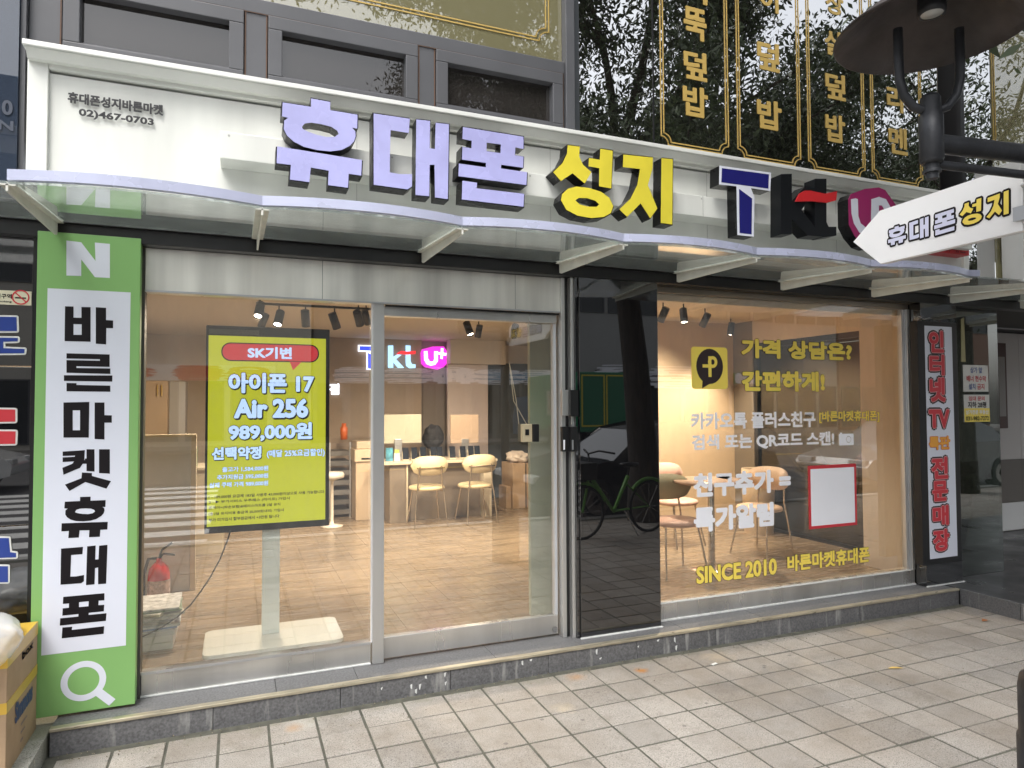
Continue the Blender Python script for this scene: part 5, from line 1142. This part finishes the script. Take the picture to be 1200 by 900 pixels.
for i, (px, py, Y0, ax, ay, az, ps_) in enumerate(((304, 363, 6.3, -.3, 5.0, .2, 'at the left end of the track above the screen'), (309, 356, 7.4, -.6, 9.0, .2, 'just behind the left end of the track'), (327, 373, 6.3, -.2, 5.0, .1, 'second on the track above the screen'), (358, 373, 6.3, .8, 7.3, .1, 'third on the track above the screen'),
                                                (392, 376, 6.3, 1.7, 7.0, .1, 'fourth on the track, tilted right'), (420, 373, 6.3, 1.9, 8.0, .2, 'fifth on the track beside the door stile'), (429, 368, 6.8, 2.2, 8.4, .4, 'behind the fifth, next to the door stile'),
                                                (549, 385, 6.6, 2.7, 5.6, .1, 'facing the street over the sliding door'), (561, 381, 7.6, 2.6, 8.6, .5, 'farther one above the right side of the counter'), (603, 388, 6.2, 3.1, 8.6, .4, 'turned away near the pale column'),
                                                (777, 349, 5.6, 3.6, 7.0, .3, 'first from the left above the wide window room'), (801, 357, 5.6, 3.9, 5.0, .2, 'lit one above the round emblem'), (826, 352, 5.8, 4.3, 7.2, .4, 'third from the left above the wide window room'), (856, 350, 6.4, 5.0, 6.4, .3, 'rightmost one above the wide window room'))):
    p = at(px, py, Y0); spot(p.x, p.y, min(p.z, ZC-.13), (ax, ay, az), 'black ceiling spotlight '+ps_, SE)
# ---- litter
lf = MB(); q = atz(1050, 784, 0); 
lf.add([(-.05,0,0),(-.02,.012,.006),(.02,.014,.004),(.05,.002,0),(.02,-.006,.003),(-.02,-.008,.004)], [(0,5,1),(1,5,4,2),(2,4,3)]); o = lf.build('fallen_leaf', mat('leaf_yellow', (.60,.42,.12), .6)); o.location = (q.x, q.y, .004); o.rotation_euler.z = R(-22); tag(o, 'long yellow fallen leaf on the paving in front of the wide window', 'leaf')
q = atz(1154, 728, 0); lf = MB(); lf.add([(-.03,0,.0),(0,.02,.012),(.035,.0,.004),(.0,-.02,.008)], [(0,3,1),(1,3,2)]); o = lf.build('fallen_leaf', mat('leaf_brown', (.28,.11,.04), .6)); o.location = (q.x, q.y, .003); tag(o, 'curled brown leaf near the dark platform corner', 'leaf')
q = atz(837, 779, 0); o = MB().box(-.022, .022, -.008, .008, 0, .004).build('paper_scrap', paper); o.location = (q.x, q.y, .003); o.rotation_euler.z = R(15); tag(o, 'small white paper scrap on the paving near the step', 'litter')

# grit swept against the foot of the step
gr = MB(); rg = random.Random(11)
for i in range(420):
    x = rg.uniform(-.75, 5.3); y = 3.735-abs(rg.gauss(0, .06)) if i % 3 else rg.uniform(1.8, 3.7); q_ = rg.uniform(.0015, .005)
    gr.cbox((x, y, .002+q_/3), (q_, q_*1.4, q_*.7), rg.random()*3, rg.random())
tag(gr.build('grit', mat('grit_mixed', (.22,.19,.14), .8, var=.7, vs=40)), kind='stuff', label='small grit and crumbs lying on the paving along the step', cat='grit')
# shrub added behind the dark entrance glass in place of a reflected bush
shb = thing('reflection_shrub', 'small round green shrub in a dark pot added behind the dark entrance glass for a reflected bush', 'plant', (6.75, 4.75, .12))
MB().lathe([(0, 0), (.12, 0), (.16, .30), (.15, .30), (0, .27)], (0, 0, 0), 20).build('pot', mat('pot_dark', (.05,.05,.05), .6), shb, local=True)
_rs = np.random.RandomState(4); _n = 1500; _d = _rs.normal(0, 1, (_n, 3)); _d /= np.linalg.norm(_d, axis=1)[:, None]; _c = _d*_rs.uniform(.5, 1, (_n, 1))*np.array([.26, .24, .24])+np.array([0, 0, .66]); _e = _rs.normal(0, .022, (_n, 3)); _g = _rs.normal(0, .016, (_n, 3))
_b = MB(); _V = np.stack([_c-_e, _c+_g, _c+_e, _c-_g], 1).reshape(-1, 3); _b.add([tuple(v_) for v_ in _V], [(4*i, 4*i+1, 4*i+2, 4*i+3) for i in range(_n)]); _b.build('foliage', mat('shrub_green', (.06,.13,.03), .5, var=.4, vs=9), shb, local=True)
MB().tube([(0,0,.25),(0.01,0,.6)], .015, 6).build('stem', mat('stem_brown', (.08,.05,.03), .8), shb, local=True)

# ================================================================== ACROSS THE STREET (seen in the glass)
bark = mat('bark', (.055,.045,.036), .9, var=.5, vs=8, stretch=(3,3,.5), bump=.8, bs=12)
leaf_m = mat('foliage', (.040,.062,.022), .55, var=.45, vs=2.5)
def tree(x, y, h, rad, lean, lab, nl=16000, seed=1, zc0=None, tr=.21):
    rr = random.Random(seed); t = thing('street_tree', lab, 'tree', (x, y, 0))
    top = Vector((lean[0], lean[1], h*.62)); m_ = MB()
    m_.tube([(0,0,-.02),(top.x*.08, top.y*.1, .8),(top.x*.45, top.y*.5, 2.2),(top.x, top.y, 3.6),(top.x*1.3, top.y*1.3, h*.62)], [tr*1.25, tr, tr*.85, tr*.72, tr*.4], 14)
    tips = []
    for i in range(20):
        z0 = rr.uniform(2.9, h*.6); b0 = Vector((top.x*min(1, z0/3.6), top.y*min(1, z0/3.6), z0)); a_ = i*2.4+rr.random(); L = rad*rr.uniform(.7, 1.05); up = rr.uniform(.25, .9)
        P = [b0]
        for k in range(1, 5): P.append(b0+Vector((math.cos(a_+k*.08)*L*k/4, math.sin(a_+k*.08)*L*k/4, up*L*(k/4)**.8+rr.gauss(0, .08))))
        m_.tube(P, [tr*.38, tr*.28, tr*.18, tr*.1, tr*.04], 7); tips += P[1:]
        for k in (2, 3, 4):
            for _ in range(2):
                q_ = P[k]; e = q_+Vector((rr.gauss(0, .6), rr.gauss(0, .6), rr.gauss(.2, .4))); m_.tube([q_, (q_+e)/2+Vector((0,0,.08)), e], [.035, .02, .008], 5); tips += [e, (q_+e)/2]
    m_.build('trunk', bark, t, local=True)
    # long narrow leaves hung round the twigs
    rs = np.random.RandomState(seed); T = np.array([tuple(q_) for q_ in tips]); idx = rs.randint(0, len(T), nl)
    c_ = T[idx]+rs.normal(0, 1, (nl, 3))*np.array([.21, .21, .17])
    d_ = rs.normal(0, 1, (nl, 3)); d_[:, 2] -= .7; d_ /= np.linalg.norm(d_, axis=1)[:, None]
    s_ = np.cross(d_, rs.normal(0, 1, (nl, 3))); s_ /= np.linalg.norm(s_, axis=1)[:, None]
    ln = rs.uniform(.028, .060, (nl, 1)); wd = ln*.34
    V = np.stack([c_-d_*ln, c_+s_*wd, c_+d_*ln, c_-s_*wd], 1).reshape(-1, 3)
    me = bpy.data.meshes.new('crown'); me.vertices.add(len(V)); me.vertices.foreach_set('co', V.ravel())
    me.loops.add(4*nl); me.loops.foreach_set('vertex_index', np.arange(4*nl)); me.polygons.add(nl); me.polygons.foreach_set('loop_start', np.arange(nl)*4)
    me.update(calc_edges=True); me.materials.append(leaf_m); link_obj('crown', me, t)
tree(5.3, -.40, 8.4, 3.9, (-.32, .0), 'leaning street tree by the kerb reflected in the black pillar', 170000, 3)
tree(-6.2, -.4, 7.5, 2.4, (.2, 0), 'street tree near the kerb left of the shop', 45000, 5)
tree(12.2, -.4, 8.5, 3.0, (.1, 0), 'street tree near the kerb right of the shop', 60000, 8)
# buildings across the street
def facade(x0, x1, y, h, lab, wallc, floors, signs=(), winm=None, wx=1.6):
    t = thing('street_building', lab, 'building', ((x0+x1)/2, y, 0)); wm_ = mat('facade_'+lab[:8].replace(' ', '_'), wallc, .7, var=.08, vs=.8)
    bx('wall', wm_, t, x0, x1, y-8, y, -.1, h)
    gm = MATS.get('street_glass') or mat('street_glass', (.03,.035,.04), .08)
    fr = frame_grey; n = max(1, int((x1-x0)/wx)); w0 = (x1-x0)/n
    for f in range(floors):
        z0 = 3.4+f*3.0 if f else .2; z1 = z0+(1.9 if f else 2.5)
        for i in range(n):
            a_ = x0+i*w0+.12; b_ = a_+w0-.24; o = MB().box(a_, b_, y, y+.06, z0, z0+.06).box(a_, b_, y, y+.06, z1-.06, z1).box(a_, a_+.06, y, y+.06, z0+.06, z1-.06).box(b_-.06, b_, y, y+.06, z0+.06, z1-.06).build('window', fr, t)
            bx('pane', gm, o, a_+.06, b_-.06, y+.01, y+.02, z0+.06, z1-.06)
    for (a_, b_, z0, z1, m_, s_, tm) in signs:
        sg_ = bx('sign_panel', m_, t, a_, b_, y+.07, y+.25, z0, z1, bevel=.01)
        if s_: txt('sign_lettering', s_, (b_-.15, z0+(z1-z0)*.22, a_+.15, z1-(z1-z0)*.22), y+.26, tm, sg_, .05, dy=1)
    bx('parapet', wm_, t, x0-.05, x1+.05, y-.2, y+.12, h+.001, h+.35)
wS = mat('street_sign_white', (.78,.78,.76), .5); gS = mat('street_sign_green', (.03,.30,.10), .5); bS = mat('street_sign_blue', (.05,.22,.40), .5); dS = mat('street_sign_dark', (.03,.03,.035), .4)
facade(-26, -9, -23, 9, 'pale stone building across the street at the far left', (.55,.52,.47), 3, [(-22, -14, 2.75, 3.3, wS, '커피', ink)])
facade(-8.9, 3, -23, 12, 'cream office building across the street with a white shop sign', (.60,.56,.49), 4, [(-7, 1.5, 2.7, 3.35, wS, '요즘 식당', red_v)])
facade(3.1, 16, -23, 9.5, 'dark grey building across the street with a blue strip sign', (.11,.11,.115), 3, [(4, 15, 2.85, 3.25, bS, 'coffee', white_v), (5.5, 8.6, 6.0, 7.2, wS, 'N1', gS)], wx=1.3)
facade(16.1, 34, -23, 13, 'light grey building across the street with a dark shop sign', (.36,.36,.35), 4, [(17, 25, 2.8, 3.4, dS, 'GS', white_v), (26, 32, 2.8, 3.4, gS, '편의점', white_v)])
facade(34.2, 48, -23, 10, 'brick coloured building across the street at the far right', (.27,.15,.11), 3)
# parked sedan (front to -x)
def wheel(parent, x, y, z, r=.32, w=.2):
    wl = MB().lathe([(r*.62, -w/2), (r*.95, -w/2), (r, -w*.3), (r, w*.3), (r*.95, w/2), (r*.62, w/2)], (0,0,0), 28); wl.v = [(v_[0]+x, v_[2]+y, v_[1]+z) for v_ in wl.v]; o = wl.build('wheel', mat('tyre', (.02,.02,.02), .8), parent, local=True)
    rm = MB().lathe([(0, 0), (r*.2, .0), (r*.62, .02)], (0,0,0), 28)
    for sgn in (1, -1):
        v0 = [(v_[0]+x, sgn*(w/2-.02+v_[2])+y, v_[1]+z) for v_ in rm.v]; MB().add(v0, rm.f, True).build('rim', chrome, o, local=True)
def car(x, y, z, lab, paint, flip=1, hs_=1.0, group=None):
    t = thing('parked_car', lab, 'car', (x, y, z)); W = .88
    side = [(-2.25,.35),(-2.28,.55),(-2.15,.68),(-1.55,.82),(-1.15,.90),(-.45,1.33),(.05,1.42),(.75,1.41),(1.35,1.22),(1.75,.98),(2.2,.92),(2.3,.70),(2.28,.35),(1.75,.20),(-1.75,.20)]
    low = [(-2.25,.35),(-2.28,.55),(-2.15,.68),(-1.55,.82),(-1.15,.90),(1.75,.98),(2.2,.92),(2.3,.70),(2.28,.35),(1.75,.20),(-1.75,.20)]
    MB().prism([(a_*flip, b_*hs_) for a_, b_ in low], -W, W).build('body', paint, t, bevel=.05, local=True)
    cab = [(-1.12,.88),(-.45,1.33),(.05,1.42),(.75,1.41),(1.35,1.22),(1.72,.97)]; m_ = MB()
    V = []; n = len(cab)
    for sgn in (-1, 1):
        for a_, b_ in cab: V.append((a_*flip, sgn*(W-.03-(b_-.9)*.32), b_*hs_))
    m_.add(V, [tuple(range(n)), tuple(range(2*n-1, n-1, -1))]+[(k, k+1, n+k+1, n+k) for k in range(n-1)], False)
    m_.build('cabin', mat('car_glass', (.02,.025,.03), .04, coat=1), t, bevel=.03, local=True)
    MB().add([(a_*flip, sgn*(W-.06-(b_-.9)*.32), b_*hs_+.004) for sgn in (-1, 1) for a_, b_ in cab[1:5]], [(k, k+1, 4+k+1, 4+k) for k in range(3)], True).build('roof', paint, t, local=True)
    for wx_ in (-1.4, 1.4):
        for sy in (-1, 1): wheel(t, wx_*flip, sy*(W-.08), .32)
    for sy in (-1, 1):
        MB().cbox((-2.2*flip, sy*.62, .62*hs_), (.14, .38, .12)).build('headlight', mat('headlight', (.6,.6,.6), .1), t, bevel=.02, local=True)
        MB().cbox((2.24*flip, sy*.62, .78*hs_), (.12, .36, .12)).build('tail_light', mat('tail_red', (.4,.01,.01), .2), t, bevel=.02, local=True)
        MB().cbox((-.75*flip, sy*(W+.06), .95*hs_), (.12, .18, .12)).build('wing_mirror', paint, t, bevel=.03, local=True)
    return t
blackp = mat('black_car_paint', (.008,.008,.009), .1, coat=1); greyp = mat('silver_car_paint', (.38,.38,.38), .2, metal=.5, coat=1); whitep = mat('white_car_paint', (.7,.7,.7), .2, coat=1)
car(6.3, -1.95, -.12, 'black sedan parked at the kerb behind the leaning tree', blackp)
car(13.0, -2.0, -.12, 'silver sedan parked farther along the kerb on the right', greyp)
car(-6.5, -9.6, -.12, 'white car on the far lane to the left', whitep, -1)
# green box truck
tk = thing('box_truck', 'green box truck with yellow edged doors on the far lane', 'truck', (12.6, -16.4, -.12), R(-90)); gt = mat('truck_green', (.015,.16,.075), .35)
MB().box(-2.2, 2.3, -1.05, 1.05, .75, 2.95).build('cargo_box', gt, tk, bevel=.03, local=True)
for x0, x1 in ((-2.1, -.05), (.05, 2.2)):
    m_ = MB(); e = .05
    for b in ((x0, x1, 2.78, 2.78+e), (x0, x1, .95, .95+e), (x0, x0+e, 1.0, 2.78), (x1-e, x1, 1.0, 2.78)): m_.box(b[0], b[1], 1.051, 1.06, b[2], b[3])
    m_.build('yellow_frame', mat('truck_yellow', (.70,.55,.05), .5), tk, local=True)
for y0 in (-1.0, .03):
    m_ = MB(); e = .05
    for b in ((y0, y0+.97, 2.8, 2.85), (y0, y0+.97, .95, 1.0), (y0, y0+e, 1.0, 2.8), (y0+.92, y0+.97, 1.0, 2.8)): m_.box(-2.215, -2.201, b[0], b[1], b[2], b[3])
    m_.build('yellow_frame', mat('truck_yellow', (.70,.55,.05), .5), tk, local=True)
MB().prism([(2.4,.45),(4.1,.45),(4.15,1.2),(3.7,2.1),(2.4,2.15)], -1.0, 1.0).build('cab', mat('cab_blue', (.10,.16,.25), .3), tk, bevel=.05, local=True)
MB().box(-2.2, 4.0, -.8, .8, .45, .74).build('chassis', black_pl, tk, local=True)
MB().prism([(3.0,1.25),(3.9,1.25),(3.62,1.95),(3.0,1.98)], 1.001, 1.01).build('side_window', mat('street_glass', (.03,.035,.04), .08), tk, local=True)
for wx_ in (-1.5, 3.2):
    for sy in (-1, 1): wheel(tk, wx_, sy*.85, .42, .42, .26)
# bicycle
def bike(x, y, rz, lab):
    t = thing('bicycle', lab, 'bicycle', (x, y, 0), rz); fm_ = mat('bike_green', (.12,.32,.05), .35); bk = black_pl
    for wx_ in (-.52, .52):
        P = [(wx_+math.cos(a_*math.pi/16)*.31, 0, .32+math.sin(a_*math.pi/16)*.31) for a_ in range(33)]; w_ = MB().tube(P, .019, 8, False).build('wheel', mat('tyre', (.02,.02,.02), .8), t, local=True)
        sp = MB()
        for k in range(12): a_ = k*math.pi/6; sp.tube([(wx_, 0, .32), (wx_+math.cos(a_)*.3, 0, .32+math.sin(a_)*.3)], .002, 4)
        sp.build('spokes', chrome, w_, local=True)
        G = [(wx_+math.cos(a_)*.35, 0, .32+math.sin(a_)*.35) for a_ in [R(d_) for d_ in range(20, 150, 10)]]; MB().tube(G, .022, 6).build('mudguard', fm_, t, local=True)
    MB().tube([(-.40, 0, .85), (-.52, 0, .32)], .016, 8).tube([(-.38, 0, .72), (-.05, 0, .30), (.18, 0, .72)], .026, 8).tube([(-.05, 0, .30), (.52, 0, .32), (.16, 0, .62)], .014, 8).build('frame', fm_, t, local=True)
    MB().tube([(-.40, 0, .85), (-.43, 0, 1.02), (-.38, -.15, 1.06), (-.25, -.29, 1.03)], .012, 8).tube([(-.43, 0, 1.02), (-.38, .15, 1.06), (-.25, .29, 1.03)], .012, 8).build('handlebar', bk, t, local=True)
    MB().lathe([(0, .03), (.11, .02), (.12, 0), (.06, -.03), (0, -.03)], (.20, 0, .86), 16, 1.2, .75).tube([(.20, 0, .84), (.17, 0, .68)], .014, 8).build('saddle', bk, t, local=True)
    MB().box(-.66, -.42, -.16, .16, .72, .92).build('basket', mat('basket_dark', (.03,.03,.03), .6), t, local=True)
    MB().tube([(.1, .03, .30), (.2, .16, 0)], .010, 6).build('kickstand', chrome, t, local=True)
bike(4.35, .42, R(-8), 'green share bicycle with black basket parked under the tree')
